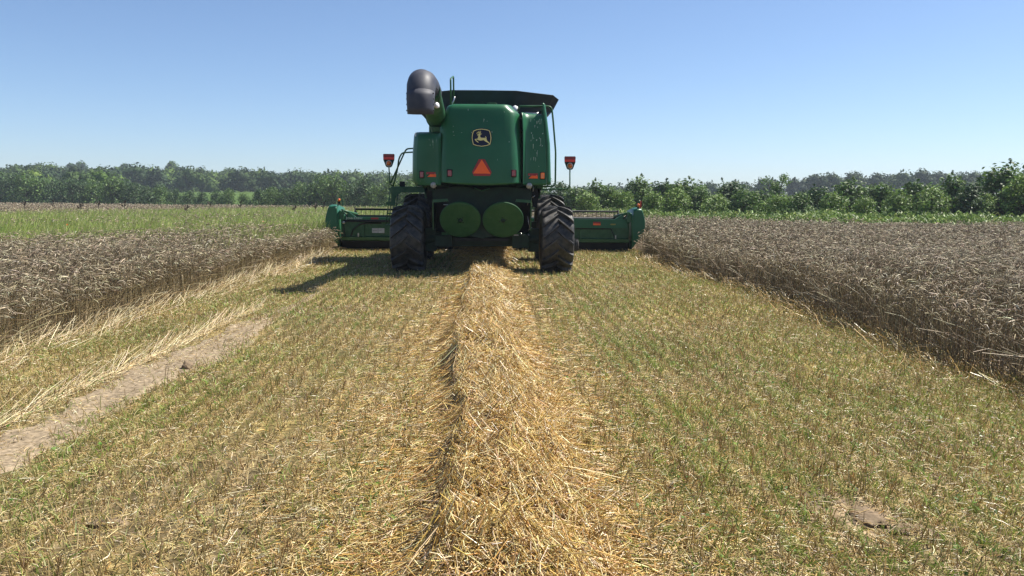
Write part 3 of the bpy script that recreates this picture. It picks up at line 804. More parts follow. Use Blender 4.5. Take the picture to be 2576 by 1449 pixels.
for yy in (150.0, 163.0, 176.0):
    for px in np.arange(-90, 330, 6.5 / yy * 2000):
        p2 = px + rng.uniform(-.4, .4) * 6.5 / yy * 2000; y = yy + rng.uniform(-4, 4)
        far_crown((p2 - 1243) / 2000 * y, y, rng.uniform(4.5, 6.2), rng.uniform(4.5, 6.5), rng.choice(['mid', 'dark', 'light'], p=[.45, .4, .15]), 260, .34, .8)
for yy in (250.0, 262.0, 275.0, 290.0):
    for px in np.arange(1420, 2700, 8.0 / yy * 2000):
        p2 = px + rng.uniform(-.4, .4) * 8 / yy * 2000; y = yy + rng.uniform(-4, 4)
        hh = np.interp(p2, [1420, 1850, 1960, 2100, 2250, 2500, 2700], [4.0, 4.5, 6.0, 8.0, 8.6, 8.4, 8.4])
        far_crown((p2 - 1243) / 2000 * y, y, hh * rng.uniform(.92, 1.06), rng.uniform(6, 9), 'dark', 400, .48, .6)
pts = np.concatenate(pts); nr = np.concatenate(nr); szs = np.concatenate(szs); cols = np.concatenate(cols)
U_, W_ = np.meshgrid(np.linspace(0, 2 * math.pi, 9)[:-1], np.linspace(-1.4, 1.4, 6))
UV_ = np.stack([np.cos(U_) * np.cos(W_), np.sin(U_) * np.cos(W_), np.sin(W_)], -1).reshape(-1, 3)
id_ = np.arange(48).reshape(6, 8)
UQ_ = np.stack([id_[:-1], np.roll(id_, -1, 1)[:-1], np.roll(id_, -1, 1)[1:], id_[1:]], -1).reshape(-1, 4)
cc_ = np.array([c for c, r_, b_ in CORES]); cr_ = np.array([r_ for c, r_, b_ in CORES]); cb_ = np.array([b_ for c, r_, b_ in CORES])
nC = len(cc_)
CV = cc_[:, None, :] + UV_[None] * cr_[:, None, None] * (0.65 + 0.6 * rng.random((nC, 48, 1)))
CQ = (UQ_[None] + (np.arange(nC) * 48)[:, None, None]).reshape(-1, 4)
V, Q, C = merge([leaf_quads(pts, nr, szs, cols), (CV.reshape(-1, 3), CQ, np.repeat(cb_, 48, axis=0))])
o = np_obj("far_wood", V, Q, M_FARLEAF, col=C)
tag(o, "dense far-off wood covering the low hill along the skyline", "wood", kind="stuff")
# trees that stand out on its skyline
SKY = [(118, 385, 10.2, 8.0, 'dark', "dark rounded tree on the skyline at the far left of the wood"),
       (200, 395, 11.2, 8.0, 'dark', "left one of the close pair of tall dark skyline trees"),
       (226, 395, 11.6, 9.5, 'dark', "right one of the close pair of tall dark skyline trees"),
       (335, 392, 11.2, 9.5, 'dark', "dark tree with loose crown on the skyline left of the domed tree"),
       (447, 360, 12.2, 10.0, 'mid', "domed fresh green tree rising highest from the skyline wood"),
       (588, 370, 9.0, 11.0, 'mid', "broad green tree at the low end of the skyline right of the domed tree")]
for (px, d, h, w, tone, lab) in SKY:
    ms = tree_proto(h, w, 1300, 0.55, tone, M_FARLEAF, lobes=11, base=0.2)
    r = plant_tree("skyline_tree", ms, (px - 1243) / 2000 * d, d, 1.0, rng.uniform(0, 6))
    tag(r, lab, "tree")

# seed-head weeds above the left wheat, and two orange flowers
def weed_mesh(h):
    paths, rads, cc = [], [], []
    paths.append(np.array([(0, 0, 0), (0.02, 0, h * .4), (0.06, 0, h * .75), (0.16, 0.01, h)])); rads.append(np.array([.022, .024, .024, .05]))
    for k in range(5):
        a = rng.uniform(0, 6.28); z = h * rng.uniform(.62, .9); L = rng.uniform(.12, .3)
        paths.append(np.array([(0.05, 0, z), (0.05 + math.cos(a) * L * .4, math.sin(a) * L * .4, z + L * .4), (0.05 + math.cos(a) * L * .7, math.sin(a) * L * .7, z + L * .7), (0.06 + math.cos(a) * L, math.sin(a) * L, z + L * .9)]))
        rads.append(np.array([.014, .02, .05, .022]))
    c = np.tile((0.06, 0.045, 0.03), (len(paths), 1))
    V, Q, C = strands(np.array(paths), np.array(rads), c, 4)
    return np_mesh("weed", V, Q, M_CROP, col=C)
WD = [weed_mesh(1.35), weed_mesh(1.5), weed_mesh(1.25)]
for i, (px, d) in enumerate([(80, 62), (150, 70), (215, 58), (262, 66), (325, 58), (476, 52), (535, 66), (610, 68), (742, 56), (795, 52), (905 - 90, 60)]):
    o = bpy.data.objects.new("dock_weed", WD[i % 3]); COL.objects.link(o)
    x = (px - 1243) / 2000 * d
    o.location = (x, d, float(tz(x, d))); o.rotation_euler = (0, 0, rng.uniform(-.6, .6))
    tag(o, f"dark dry weed stalk poking above the left wheat, {ordinal(i + 1)} from the left", "weed", "weed stalks above the left wheat")
for i, (px, py, d) in enumerate([(184, 562, 22.0), (667, 544, 26.0)]):
    x = (px - 1243) / 2000 * d
    bm = bmesh.new()
    for k in range(7):
        a = k * 2 * math.pi / 7; c, s = math.cos(a), math.sin(a)
        vs = [bm.verts.new(p) for p in ((0, 0, 0), (c * .04 - s * .018, s * .04 + c * .018, .02), (c * .085, s * .085, .012), (c * .04 + s * .018, s * .04 - c * .018, .02))]
        bm.faces.new(vs)
    me = bpy.data.meshes.new("petals"); bm.to_mesh(me); bm.free(); me.materials.append(M_AMBER)
    o = bpy.data.objects.new("orange_flower", me); COL.objects.link(o); o.location = (x, d, 0.93); o.rotation_euler = (0.9, 0, 0.3)
    o.scale = (.32, .32, .32)
    V, Q, C = strands(np.array([[(0, 0, -.9), (0.01, 0, -.45), (0, 0, 0)]]), np.array([[.004, .004, .003]]), np.array([(.12, .18, .05)]), 4)
    st = np_obj("stem", V, Q, M_GRASS, col=C, parent=o); st.rotation_euler = (-0.9, 0, 0); st.scale = (3, 3, 3)
    tag(o, "orange wildflower in the left grass, " + ("nearer the picture edge" if i == 0 else "nearer the combine header"), "flower")

# ------------------------------------------------------------------ soil clods
def clod(r, seed):
    rg = np.random.default_rng(seed)
    bm = bmesh.new(); bmesh.ops.create_icosphere(bm, subdivisions=4, radius=1.0)
    for v in bm.verts:
        p = v.co
        f = 0.6 + 0.55 * float(vnoise(p.x * 2 + seed, p.y * 2 + p.z * 1.7, 1.0, seed)) + 0.45 * float(vnoise(p.x * 6 + p.z * 3, p.y * 6 - p.z * 4, 1.0, seed + 1))
        v.co = Vector((p.x * r[0] * f, p.y * r[1] * f, p.z * r[2] * f))
    me = bpy.data.meshes.new("clod"); bm.to_mesh(me); bm.free(); me.materials.append(M_CLOD)
    for p in me.polygons: p.use_smooth = True
    o = bpy.data.objects.new("soil_clod", me); COL.objects.link(o)
    return o
for i, (x, y, r, lab) in enumerate([
        (1.86, 4.30, (0.15, 0.09, 0.015), "flat dry soil clod at the back of the bare patch, lower right"),
        (1.99, 4.02, (0.13, 0.1, 0.024), "largest pale soil clod in the middle of the bare patch, lower right"),
        (2.12, 3.80, (0.1, 0.07, 0.022), "dark-sided soil clod at the front of the bare patch, lower right"),
        (1.72, 4.12, (0.07, 0.06, 0.022), "small soil clod at the left of the bare patch, lower right"),
        (-2.98, 7.68, (.055, .045, .05), "upright brown soil clod on the bare wheel track"),
        (-1.95, 3.92, (.09, .05, .025), "low soil lump standing in for a dark hollow among stubble near the bottom left corner")]):  # last one: added lump in place of a dark hollow
    o = clod(r, 90 + i); o.location = (x, y, float(tz(x, y)) + r[2] * (.1 if i != 4 else .4) - (0.006 if y < 5 and x > 0 else 0)); o.rotation_euler = (0, 0, i * 1.3)
    tag(o, lab, "soil clod")
# ------------------------------------------------------------------ combine harvester
class MB:
    """collects shapes into one mesh; each face keeps a material slot"""
    def __init__(self): self.v, self.f, self.m, self.s = [], [], [], []; self.mats = []
    def slot(self, m):
        if m not in self.mats: self.mats.append(m)
        return self.mats.index(m)
    def add(self, V, F, mat, smooth=False):
        o = len(self.v); self.v += [tuple(p) for p in V]
        k = self.slot(mat)
        for f in F: self.f.append([i + o for i in f]); self.m.append(k); self.s.append(smooth)
        return self
    def box(self, x0, x1, y0, y1, z0, z1, mat):
        V = [(x, y, z) for z in (z0, z1) for y in (y0, y1) for x in (x0, x1)]
        return self.add(V, [(0, 2, 3, 1), (4, 5, 7, 6), (0, 1, 5, 4), (2, 6, 7, 3), (0, 4, 6, 2), (1, 3, 7, 5)], mat)
    def prism(self, poly, y0, y1, mat, axis='y'):
        """2-d outline extruded; axis y: (x,z) outline, axis x: (y,z) outline"""
        n = len(poly)
        mk = (lambda a, b, c: (a, c, b)) if axis == 'y' else (lambda a, b, c: (c, a, b))
        V = [mk(a, b, y0) for a, b in poly] + [mk(a, b, y1) for a, b in poly]
        F = [tuple(range(n)), tuple(range(2 * n - 1, n - 1, -1))] + [(i, i + n, (i + 1) % n + n, (i + 1) % n) for i in range(n)]
        return self.add(V, F, mat)
    def loft(self, loops, mat, smooth=True, caps=(True, True), closed=True):
        n = len(loops[0]); V = [p for L in loops for p in L]; F = []
        for a in range(len(loops) - 1):
            for i in range(n if closed else n - 1):
                j = (i + 1) % n
                F.append((a * n + i, a * n + j, (a + 1) * n + j, (a + 1) * n + i))
        self.add(V, F, mat, smooth)
        if caps[0]: self.add(loops[0], [tuple(range(n))], mat)
        if caps[1]: self.add(loops[-1], [tuple(range(n))[::-1]], mat)
        return self
    def tube(self, pts, r, mat, n=10, fillet=0.0, caps=True):
        P = [Vector(p) for p in pts]
        if fillet > 0:
            Q = [P[0]]
            for i in range(1, len(P) - 1):
                a = (P[i - 1] - P[i]); b = (P[i + 1] - P[i])
                d = min(fillet, a.length * .45, b.length * .45)
                s, e = P[i] + a.normalized() * d, P[i] + b.normalized() * d
                for k in range(6):
                    t = k / 5; Q.append(s * (1 - t) ** 2 + P[i] * 2 * t * (1 - t) + e * t * t)
            Q.append(P[-1]); P = Q
        rs = r if isinstance(r, (list, tuple)) else [r] * len(P)
        loops = []; up = None
        for i, p in enumerate(P):
            t = (P[min(i + 1, len(P) - 1)] - P[max(i - 1, 0)]).normalized()
            if up is None: up = t.orthogonal().normalized()
            up = (up - t * up.dot(t)).normalized(); sd = t.cross(up)
            loops.append([p + (up * math.cos(2 * math.pi * k / n) + sd * math.sin(2 * math.pi * k / n)) * rs[i] for k in range(n)])
        return self.loft(loops, mat, True, (caps, caps))
    def lathe(self, prof, o, ax, mat, n=40, smooth=True):
        """prof [(radius, height along ax)]"""
        ax = Vector(ax).normalized(); u = ax.orthogonal().normalized(); w = ax.cross(u); o = Vector(o)
        loops = [[o + ax * h + (u * math.cos(2 * math.pi * k / n) + w * math.sin(2 * math.pi * k / n)) * max(r, 1e-4) for k in range(n)] for r, h in prof]
        return self.loft(loops, mat, smooth, (False, False))
    def build(self, name, parent=None, bevel=0.0, solid=0.0, label=None):
        me = bpy.data.meshes.new(name)
        me.from_pydata(self.v, [], self.f)
        for m in self.mats: me.materials.append(m)
        me.polygons.foreach_set("material_index", self.m); me.polygons.foreach_set("use_smooth", self.s)
        bm = bmesh.new(); bm.from_mesh(me); bmesh.ops.remove_doubles(bm, verts=bm.verts, dist=1e-5)
        bmesh.ops.recalc_face_normals(bm, faces=bm.faces); bm.to_mesh(me); bm.free()
        o = bpy.data.objects.new(name, me); COL.objects.link(o)
        if parent: o.parent = parent
        if solid:
            s = o.modifiers.new("solid", 'SOLIDIFY'); s.thickness = solid; s.offset = 0
        if bevel:
            b = o.modifiers.new("bevel", 'BEVEL'); b.width = bevel; b.segments = 2; b.limit_method = 'ANGLE'; b.angle_limit = R(40)
            b.harden_normals = False
        if label: o['label'] = label
        return o

CX0, CY0 = -0.28, 18.5
combine = empty("combine_harvester", (CX0, CY0, 0.0))
tag(combine, "green combine harvester seen from behind, cutting wheat with its wide header", "combine harvester")
lerp = lambda a, b, t: a + (b - a) * t

# ---- rear hood: one curved sheet with rolled edges
def hood_y(z): return -1.0 + 0.25 * max(0.0, (z - 2.0) / 1.75) ** 2
hz = [1.99, 2.03, 2.1, 2.3, 2.6, 2.9, 3.05, 3.12, 3.2, 3.3, 3.45, 3.55, 3.61, 3.66, 3.70, 3.735, 3.755]
xl = np.interp(hz, [2.0, 3.0, 3.1, 3.2, 3.62, 3.70, 3.735, 3.755], [-.89, -.90, -.91, -.93, -.80, -.77, -.73, -.66])
xr = np.interp(hz, [2.0, 2.3, 3.08, 3.45, 3.58, 3.63, 3.67, 3.72, 3.755], [.87, .87, .855, .835, .825, .755, .70, .665, .645])
tt = [0, .012, .03, .055, .09, .14, .22, .35, .5, .65, .78, .86, .91, .945, .97, .988, 1]
mb = MB()
loops = []
for i, z in enumerate(hz):
    row = []
    for t in tt:
        x = lerp(xl[i], xr[i], t)
        y = hood_y(z) + 0.03 * (x / .85) ** 2
        y += 0.24 * max(0, (t - .86) / .14) ** 2.2 + 0.10 * max(0, (.07 - t) / .07) ** 2
        y += 0.05 * max(0, (z - 3.66) / .095) ** 2
        zb = z + (0.055 * (abs(x) / .88) ** 2 if z < 2.02 else (0.03 * (abs(x) / .88) ** 2 if z < 2.05 else 0))
        row.append((x, y, zb))
    loops.append(row)
mb.loft(loops, M_GREEN, True, (False, False), closed=False)
top = loops[-1]; bot = loops[0]
mb.loft([top, [(x, 0.3, z + .035) for x, y, z in top], [(x, 2.7, z + .03) for x, y, z in top]], M_GREEN, False, (False, False), closed=False)
mb.loft([bot, [(x, y + .07, z - .008) for x, y, z in bot], [(x * .97, -.35, z + .02) for x, y, z in bot]], M_GREEN, False, (False, False), closed=False)
mb.loft([[r_[0] for r_ in loops], [(r_[0][0], 2.7, r_[0][2]) for r_ in loops]], M_GREEN, False, (False, False), closed=False)
mb.loft([[r_[-1] for r_ in loops], [(r_[-1][0] - .01, 2.7, r_[-1][2]) for r_ in loops]], M_DARK, False, (False, False), closed=False)
hood = mb.build("rear_hood", combine)

# ---- left side panel: flat face, outer edge rolled forward, hollow fillet towards the hood
mb = MB(); loops = []
lz = [1.98, 2.02, 2.1, 2.4, 2.72, 2.95, 3.08, 3.13, 3.155, 3.165]
for z in lz:
    xo = np.interp(z, [1.98, 2.06, 2.72, 3.16], [-1.50, -1.585, -1.575, -1.535]); row = []
    for x, y in [(xo, 1.2), (xo, .2), (xo + .005, -.30), (xo + .03, -.47), (xo + .075, -.575), (xo + .13, -.63), (xo + .135, -.64), (-1.2, -.66), (-1.05, -.67), (-.98, -.70), (-.94, -.76), (-.895, -.86)]:
        row.append((x, y + .22 * max(0, (z - 3.08) / .085) ** 2, z))
    loops.append(row)
mb.loft(loops, M_GREEN, True, (False, False), closed=False)
mb.loft([loops[-1], [(x, max(y, 1.2), 3.17) for x, y, z in loops[-1]]], M_GREEN, False, (False, False), closed=False)
mb.loft([loops[0], [(x + .05, max(y + .15, -.3), 1.99) for x, y, z in loops[0]]], M_GREEN, False, (False, False), closed=False)
mb.build("side_panel", combine, label="lower left side panel of the hood")
mb = MB(); mb.box(-1.475, -1.455, -.665, -.645, 3.05, 3.13, M_WHITE); mb.build("latch", combine)

# ---- right side panel and its outer corner flange
mb = MB(); loops = []
for z in [2.0, 2.05, 2.2, 2.6, 2.93, 3.2, 3.45, 3.55, 3.585, 3.6]:
    xo = np.interp(z, [2.0, 2.93, 3.6], [1.44, 1.415, 1.34]); xi = np.interp(z, [2.0, 3.1, 3.45, 3.6], [.905, .90, .885, .87]); row = []
    for x, y in [(xi, -.80), (xi + .012, -.80), (xi + .035, -.745), (xi + .07, -.69), (xi + .11, -.655), (xi + .17, -.635), (xi + .26, -.625), (lerp(xi, xo, .7), -.615), (xo, -.60)]:
        row.append((x, y + .12 * max(0, (z - 3.5) / .1) ** 2 + .06 * ((z - 2.0) / 1.6) ** 2, z - .025 * (x - .87) / .5 * (z > 3.5)))
    loops.append(row)
mb.loft(loops, M_GREEN, True, (False, False), closed=False)
mb.loft([loops[-1], [(x, .7, z - .005) for x, y, z in loops[-1]]], M_GREEN, False, (False, False), closed=False)
mb.loft([loops[0], [(x, y + .2, z) for x, y, z in loops[0]]], M_GREEN, False, (False, False), closed=False)
mb.build("side_panel", combine, label="tall right side panel with pale streaks")
mb = MB(); loops = []
for z in [2.02, 2.1, 2.5, 2.93, 3.2, 3.59, 3.72, 3.79, 3.815]:
    xi = np.interp(z, [2.0, 2.93, 3.59, 3.815], [1.447, 1.42, 1.347, 1.335]); w = np.interp(z, [2.0, 2.93, 3.59, 3.79, 3.815], [.10, .095, .085, .065, .035])
    yy_ = -.58 + .06 * ((z - 2.0) / 1.6) ** 2
    loops.append([(xi, yy_ - .005, z), (xi + w * .5, yy_, z), (xi + w * .8, yy_ + .03, z), (xi + w, yy_ + .12, z), (xi + w, yy_ + 1.5, z)])
mb.loft(loops, M_GREEN, True, (False, False), closed=False)
mb.build("corner_flange", combine, solid=.012)

# ---- body core, mostly hidden; black boxes put the interior's shade into the colour
mb = MB()
mb.box(-1.50, 1.46, 1.1, 5.0, 1.95, 3.12, M_GREEN2)
mb.box(-1.38, .86, -.28, 1.3, 2.05, 3.05, M_BLACK)
mb.box(.95, 1.42, -.28, 1.3, 2.05, 3.5, M_BLACK)
mb.box(-.80, .80, .45, 5.6, .95, 2.0, M_DARK)
mb.box(-1.12, 1.14, 1.0, 5.2, 1.35, 1.95, M_BLACK)
mb.box(-1.0, 1.0, 4.9, 5.3, 1.1, 2.2, M_DARK)
mb.box(-1.45, 1.45, 2.75, 4.9, 3.1, 3.72, M_GREEN2)
mb.box(.80, 1.3, .75, 2.7, 3.3, 3.62, M_DARK)
mb.build("body", combine, bevel=.03)
mb = MB()
mb.box(-.92, .92, 5.05, 6.75, 2.0, 2.35, M_GREEN2)
mb.box(-.86, .86, 5.15, 6.70, 2.35, 3.65, M_CABGLASS)
mb.box(-1.0, 1.0, 5.0, 6.95, 3.65, 3.85, M_GREEN2)
for sx in (-.88, .88):
    for y_ in (5.12, 6.68): mb.box(sx - .04, sx + .04, y_ - .04, y_ + .04, 2.35, 3.65, M_BLACK)
mb.build("cab", combine, bevel=.04)

# ---- grain tank extension: flared dark sheets
mb = MB()
def tank_loop(x, yb, yf, z, zc, cut):
    return [(-x, yb + cut, z), (-x + .16, yb + cut * .25, z + (zc - z) * .45), (-.84 * x / 1.97, yb, zc), (0, yb, zc + .005), (.84 * x / 1.97, yb, zc), (x - .16, yb + cut * .25, z + (zc - z) * .45), (x, yb + cut, z),
            (x, yf, z + .05), (.8 * x, yf + .2, zc), (-.8 * x, yf + .2, zc), (-x, yf, z + .05)]
loops = [tank_loop(1.46, 3.10, 4.85, 3.70, 3.70, .0), tank_loop(1.66, 3.00, 5.0, 3.93, 3.96, .05), tank_loop(1.83, 2.93, 5.15, 4.07, 4.14, .18), tank_loop(1.975, 2.75, 5.4, 4.345, 4.515, .35)]
mb.loft(loops, M_TANK, False, (False, False))
mb.build("tank_extension", combine, solid=.025)
mb = MB(); mb.box(-.42, .0, 2.86, 2.90, 4.16, 4.25, M_DARK); mb.tube([(.06, 2.8, 4.10), (.09, 2.6, 4.17), (.32, 2.6, 4.17), (.34, 2.8, 4.10)], .012, M_GREEN2, fillet=.03)
mb.build("tank_plate", combine)
mb = MB(); mb.box(-1.44, 1.44, 3.15, 4.8, 3.76, 3.80, M_YELLOW); mb.build("tank_floor", combine)

# ---- unloading auger with its spout
mb = MB()
mb.tube([(-.98, -2.95, 3.74), (-1.03, 0.0, 3.46), (-1.07, 2.2, 3.28)], .215, M_GREEN2, n=36)
for y_ in (-.35, ):
    c = Vector((-1.02, y_, 3.495))
    mb.tube([c + Vector((0, -.05, .005)), c + Vector((0, .05, -.005))], .245, M_GREEN2, n=36)
mb.build("unloading_auger", combine)
mb = MB()
mb.box(-1.09, -.93, -.62, -.55, 3.16, 3.26, M_GREEN2)
mb.build("auger_rest", combine)
mb = MB()
sp = []
prof = [(-2.55, 3.74, .235), (-2.90, 3.80, .248), (-3.08, 3.835, .256), (-3.24, 3.82, .262), (-3.38, 3.745, .262), (-3.465, 3.62, .255), (-3.51, 3.45, .243), (-3.53, 3.28, .235)]
P_ = [Vector((-1.09 + .02 * (i < 2), y_, z_)) for i, (y_, z_, r_) in enumerate(prof)]
P_[0].x = -1.0; P_[1].x = -1.03; P_[2].x = -1.07
loops = []
for i, p in enumerate(P_):
    t = (P_[min(i + 1, len(P_) - 1)] - P_[max(i - 1, 0)]).normalized()
    sd = Vector((1, 0, 0)); sd = (sd - t * sd.dot(t)).normalized(); up = sd.cross(t)
    loops.append([p + (sd * math.cos(2 * math.pi * k / 40) + up * math.sin(2 * math.pi * k / 40)) * prof[i][2] for k in range(40)])
mb.loft(loops, M_SPOUT, True, (False, False))
spout = mb.build("spout", combine, solid=.012)
mb = MB()
loops = []
for z_, r_, yc in [(3.62, .256, -3.455), (3.56, .256, -3.50), (3.45, .25, -3.525), (3.33, .242, -3.535), (3.23, .236, -3.54)]:
    loops.append([(-1.09 + math.sin(a) * r_, yc - math.cos(a) * r_, z_ - .035 * math.cos(a) * (z_ < 3.3) + .05 * math.cos(a * .85) * (z_ > 3.6)) for a in np.linspace(-1.75, 1.75, 30)])
mb.loft(loops, M_SPOUT, True, (False, False), closed=False)
fl = mb.build("flap", spout, solid=.012)
for z_ in (3.60, 3.50, 3.40, 3.29):
    for a in (-1.45, 1.25):
        mb = MB(); mb.lathe([(0, .012), (.013, .012), (.013, -.01), (0, -.01)], (-1.09 + math.sin(a) * .252, -3.52 - math.cos(a) * .252, z_), (math.sin(a), -math.cos(a), 0), M_BLACK, 8); mb.build("bolt", spout)
mb = MB()
mb.lathe([(0, -.05), (.045, -.045), (.055, 0), (.052, .012), (0, .018)], (-.80, -3.30, 3.42), (.75, -.55, .2), M_WHITE, 20)
mb.tube([(-.86, -3.2, 3.50), (-.81, -3.26, 3.46)], .015, M_BLACK)
mb.build("auger_lamp", combine)
mb = MB()
mb.tube([(-.84, -3.15, 3.80), (-.79, -3.12, 3.70), (-.77, -3.1, 3.6), (-.80, -3.12, 3.5)], .007, M_BLACK, 6)
mb.build("cable", combine)

# ---- handrails and ladder
mb = MB()
mb.tube([(-.80, 1.5, 3.85), (-.81, 1.5, 4.62), (-.80, 2.7, 4.86), (-.79, 2.7, 4.0)], .022, M_GREEN2, fillet=.08)
mb.tube([(-.79, 1.5, 3.98), (-.74, 1.55, 4.1), (-.71, 1.55, 4.2)], .02, M_STEEL, 8)
mb.build("handrail", combine, label="tall handrail loop beside the grain tank")
mb = MB()
mb.tube([(.80, -.3, 3.66), (.83, -.3, 3.765), (1.55, -.3, 3.77), (1.585, -.3, 3.55), (1.66, -.3, 2.75), (1.66, -.3, 1.98), (1.25, -.3, 1.975)], .021, M_GREEN2, fillet=.10)
mb.build("handrail", combine, label="long handrail looped round the right rear corner")
mb = MB()
mb.tube([(-1.52, 3.0, 3.04), (-2.12, 3.4, 3.035), (-2.22, 3.5, 2.85), (-2.56, 3.5, 2.12)], .021, M_GREEN2, fillet=.10)
mb.tube([(-1.52, 2.6, 2.92), (-2.2, 3.1, 2.91), (-2.31, 3.3, 2.76), (-2.37, 3.5, 2.50), (-2.5, 3.5, 2.0)], .021, M_GREEN2, fillet=.10)
mb.build("handrail", combine, label="pair of bent handrails above the left ladder")
mb = MB()
mb.box(-2.54, -1.46, 3.4, 4.6, 1.985, 2.015, M_GREEN2)
mb.box(-2.52, -1.46, 3.42, 3.46, 1.86, 1.985, M_GREEN2)
mb.box(-1.86, -1.84, 3.42, 3.46, 2.015, 2.13, M_GREEN2)
mb.prism([(-2.54, 1.985), (-2.54, 1.50), (-2.44, 1.50), (-2.43, 1.68), (-2.37, 1.80), (-2.26, 1.86), (-2.24, 1.985)], 3.40, 3.46, M_GREEN2)
mb.build("platform", combine, bevel=.006)
mb = MB()
for (xt, xb) in ((-2.62, -2.72), (-2.55, -2.64), (-2.47, -2.53), (-2.40, -2.42)):
    mb.tube([(xt + .06, 3.45, 1.98), (xt, 3.46, 1.55), (xb, 3.5, .93)], .014, M_GREEN2, 8)
for z_ in (1.58, 1.27, .95):
    s = (1.98 - z_) / 1.05
    mb.box(-2.56 - .16 * s, -2.40 - .08 * s, 3.42, 3.56, z_, z_ + .035, M_GREEN2)
mb.box(-2.68, -2.46, 3.44, 3.50, 1.52, 1.60, M_GREEN2)
mb.build("ladder", combine)
mb = MB(); mb.box(-2.32, -2.18, 3.5, 3.62, 2.015, 2.16, M_BLACK); mb.box(-2.36, -2.14, 3.55, 3.57, 2.06, 2.08, M_BLACK); mb.build("black_box", combine, bevel=.008)

def warning_arm(side):
    cx = -2.605 if side < 0 else 2.345
    z0 = 2.90 if side < 0 else 2.87
    nm = "left" if side < 0 else "right"
    arm = MB()
    if side < 0: arm.tube([(cx, 3.5, z0 - .35), (cx + .02, 3.5, 2.1), (cx + .12, 3.5, 2.02)], .017, M_GREEN2, fillet=.05)
    else: arm.tube([(cx, 3.5, z0 - .34), (cx + .005, 3.5, 1.985), (1.45, 3.5, 1.965)], .019, M_GREEN2, fillet=.12)
    arm.tube([(cx - .085, 3.5, z0 - .30), (cx - .06, 3.5, z0 - .355), (cx + .06, 3.5, z0 - .355), (cx + .085, 3.5, z0 - .30)], .008, M_BLACK, 6, fillet=.02)
    a = arm.build("warning_arm", combine, label=f"{nm} warning arm with striped panel and amber lamp")
    p = MB()
    out = [(-.155, -.02), (-.14, 0), (.14, 0), (.155, -.02), (.15, -.16), (.085, -.335), (.055, -.345), (-.055, -.345), (-.085, -.335), (-.15, -.16)]
    p.prism([(cx + u, z0 + w) for u, w in out], 3.5, 3.52, M_DARK)
    p.prism([(cx - .147, z0 - .082), (cx + .147, z0 - .082), (cx + .15, z0 - .02), (cx + .138, z0 - .008), (cx - .138, z0 - .008), (cx - .15, z0 - .02)], 3.494, 3.5, M_RED)
    p.prism([(cx - .147, z0 - .152), (cx + .147, z0 - .152), (cx + .148, z0 - .084), (cx - .148, z0 - .084)], 3.493, 3.5, M_BRIGHTRED)
    p.build("warning_panel", a)
    l = MB(); l.lathe([(.082, .012), (.078, -.012), (.068, -.014), (.066, .01)], (cx, 3.49, z0 - .255), (0, 1, 0), M_WHITE, 28)
    l.lathe([(.066, 0), (.055, -.03), (.03, -.042), (0, -.045)], (cx, 3.49, z0 - .255), (0, 1, 0), M_AMBER, 28)
    l.build("lamp", a)
warning_arm(-1); warning_arm(1)

# ---- lamps, reflectors, triangle and badge on the back
def lens(name, x0, x1, z0, z1, y, mat, lab, frame=None):
    b = MB()
    if frame: b.box(x0 - .022, x1 + .022, y + .004, y + .04, z0 - .022, z1 + .022, frame)
    b.box(x0, x1, y - .03, y + .03, z0, z1, mat)
    return b.build(name, combine, bevel=.012, label=lab)
lens("tail_lamp", -1.375, -1.295, 2.15, 2.28, -.66, M_REDLENS, "brownish red outer lamp on the left panel", M_DARK)
lens("tail_lamp", -.742, -.655, 2.175, 2.305, -.985, M_REDLENS, "dark red inner lamp left of the triangle", M_BLACK)
lens("tail_lamp", .655, .738, 2.18, 2.305, -.985, M_REDLENS, "red inner lamp right of the triangle", M_BLACK)
lens("tail_lamp", 1.305, 1.39, 2.145, 2.272, -.62, M_AMBER, "amber outer lamp on the right panel", M_DARK)
def reflector(x0, x1, z0, z1, y):
    b = MB(); zm = lerp(z0, z1, .52)
    b.box(x0, x1, y - .008, y + .006, zm, z1, M_RED)
    b.prism([(x0 + .02, z0), (x1, z0), (x1, zm + .004), (x0 + .085, zm + .004)], y - .012, y + .006, M_ORANGE)
    for xx in (x0 + .03, x1 - .03): b.lathe([(0, -.016), (.008, -.014), (.008, 0)], (xx, y, zm + .012), (0, 1, 0), M_STEEL, 8)
    b.build("reflector", combine)
reflector(-1.23, -1.01, 2.165, 2.272, -.672); reflector(1.02, 1.24, 2.148, 2.258, -.642)
b = MB()
b.prism([(-.065, 2.545), (.065, 2.545), (.215, 2.265), (.18, 2.185), (-.175, 2.185), (-.21, 2.265)], -1.012, -.975, M_RED)
b.prism([(0, 2.538), (.192, 2.235), (-.188, 2.235)], -1.018, -1.0, M_ORANGE)
b.build("warning_triangle", combine)
for x_ in (-1.075, 1.05):
    b = MB(); b.lathe([(.06, .06), (.072, .0), (.068, -.012)], (x_, -.66, 1.985), (0, 1, .12), M_BLACK, 24)
    b.lathe([(.068, -.012), (.045, -.024), (0, -.028)], (x_, -.66, 1.985), (0, 1, .12), M_GLASS, 24)
    b.tube([(x_, -.6, 2.0), (x_, -.45, 2.1)], .02, M_BLACK, 8)
    w_ = b.build("work_lamp", combine); w_.scale = (1, 1, 1)
for (x_, y_, z_, r_) in [(.735, -.25, 3.70, .075)]:
    b = MB(); b.lathe([(0, .09), (r_ * .8, .06), (r_, 0), (r_, -.06), (0, -.06)], (x_, y_, z_), (0, 0, 1), M_WHITE, 20); b.build("beacon", combine)
b = MB(); b.tube([(.98, .1, 3.64), (1.22, .15, 3.635), (1.3, .15, 3.66)], .035, M_STEEL, 12); b.tube([(1.24, .0, 3.60), (1.34, .0, 3.69)], .02, M_BLACK, 8); b.build("exhaust_pipe", combine)

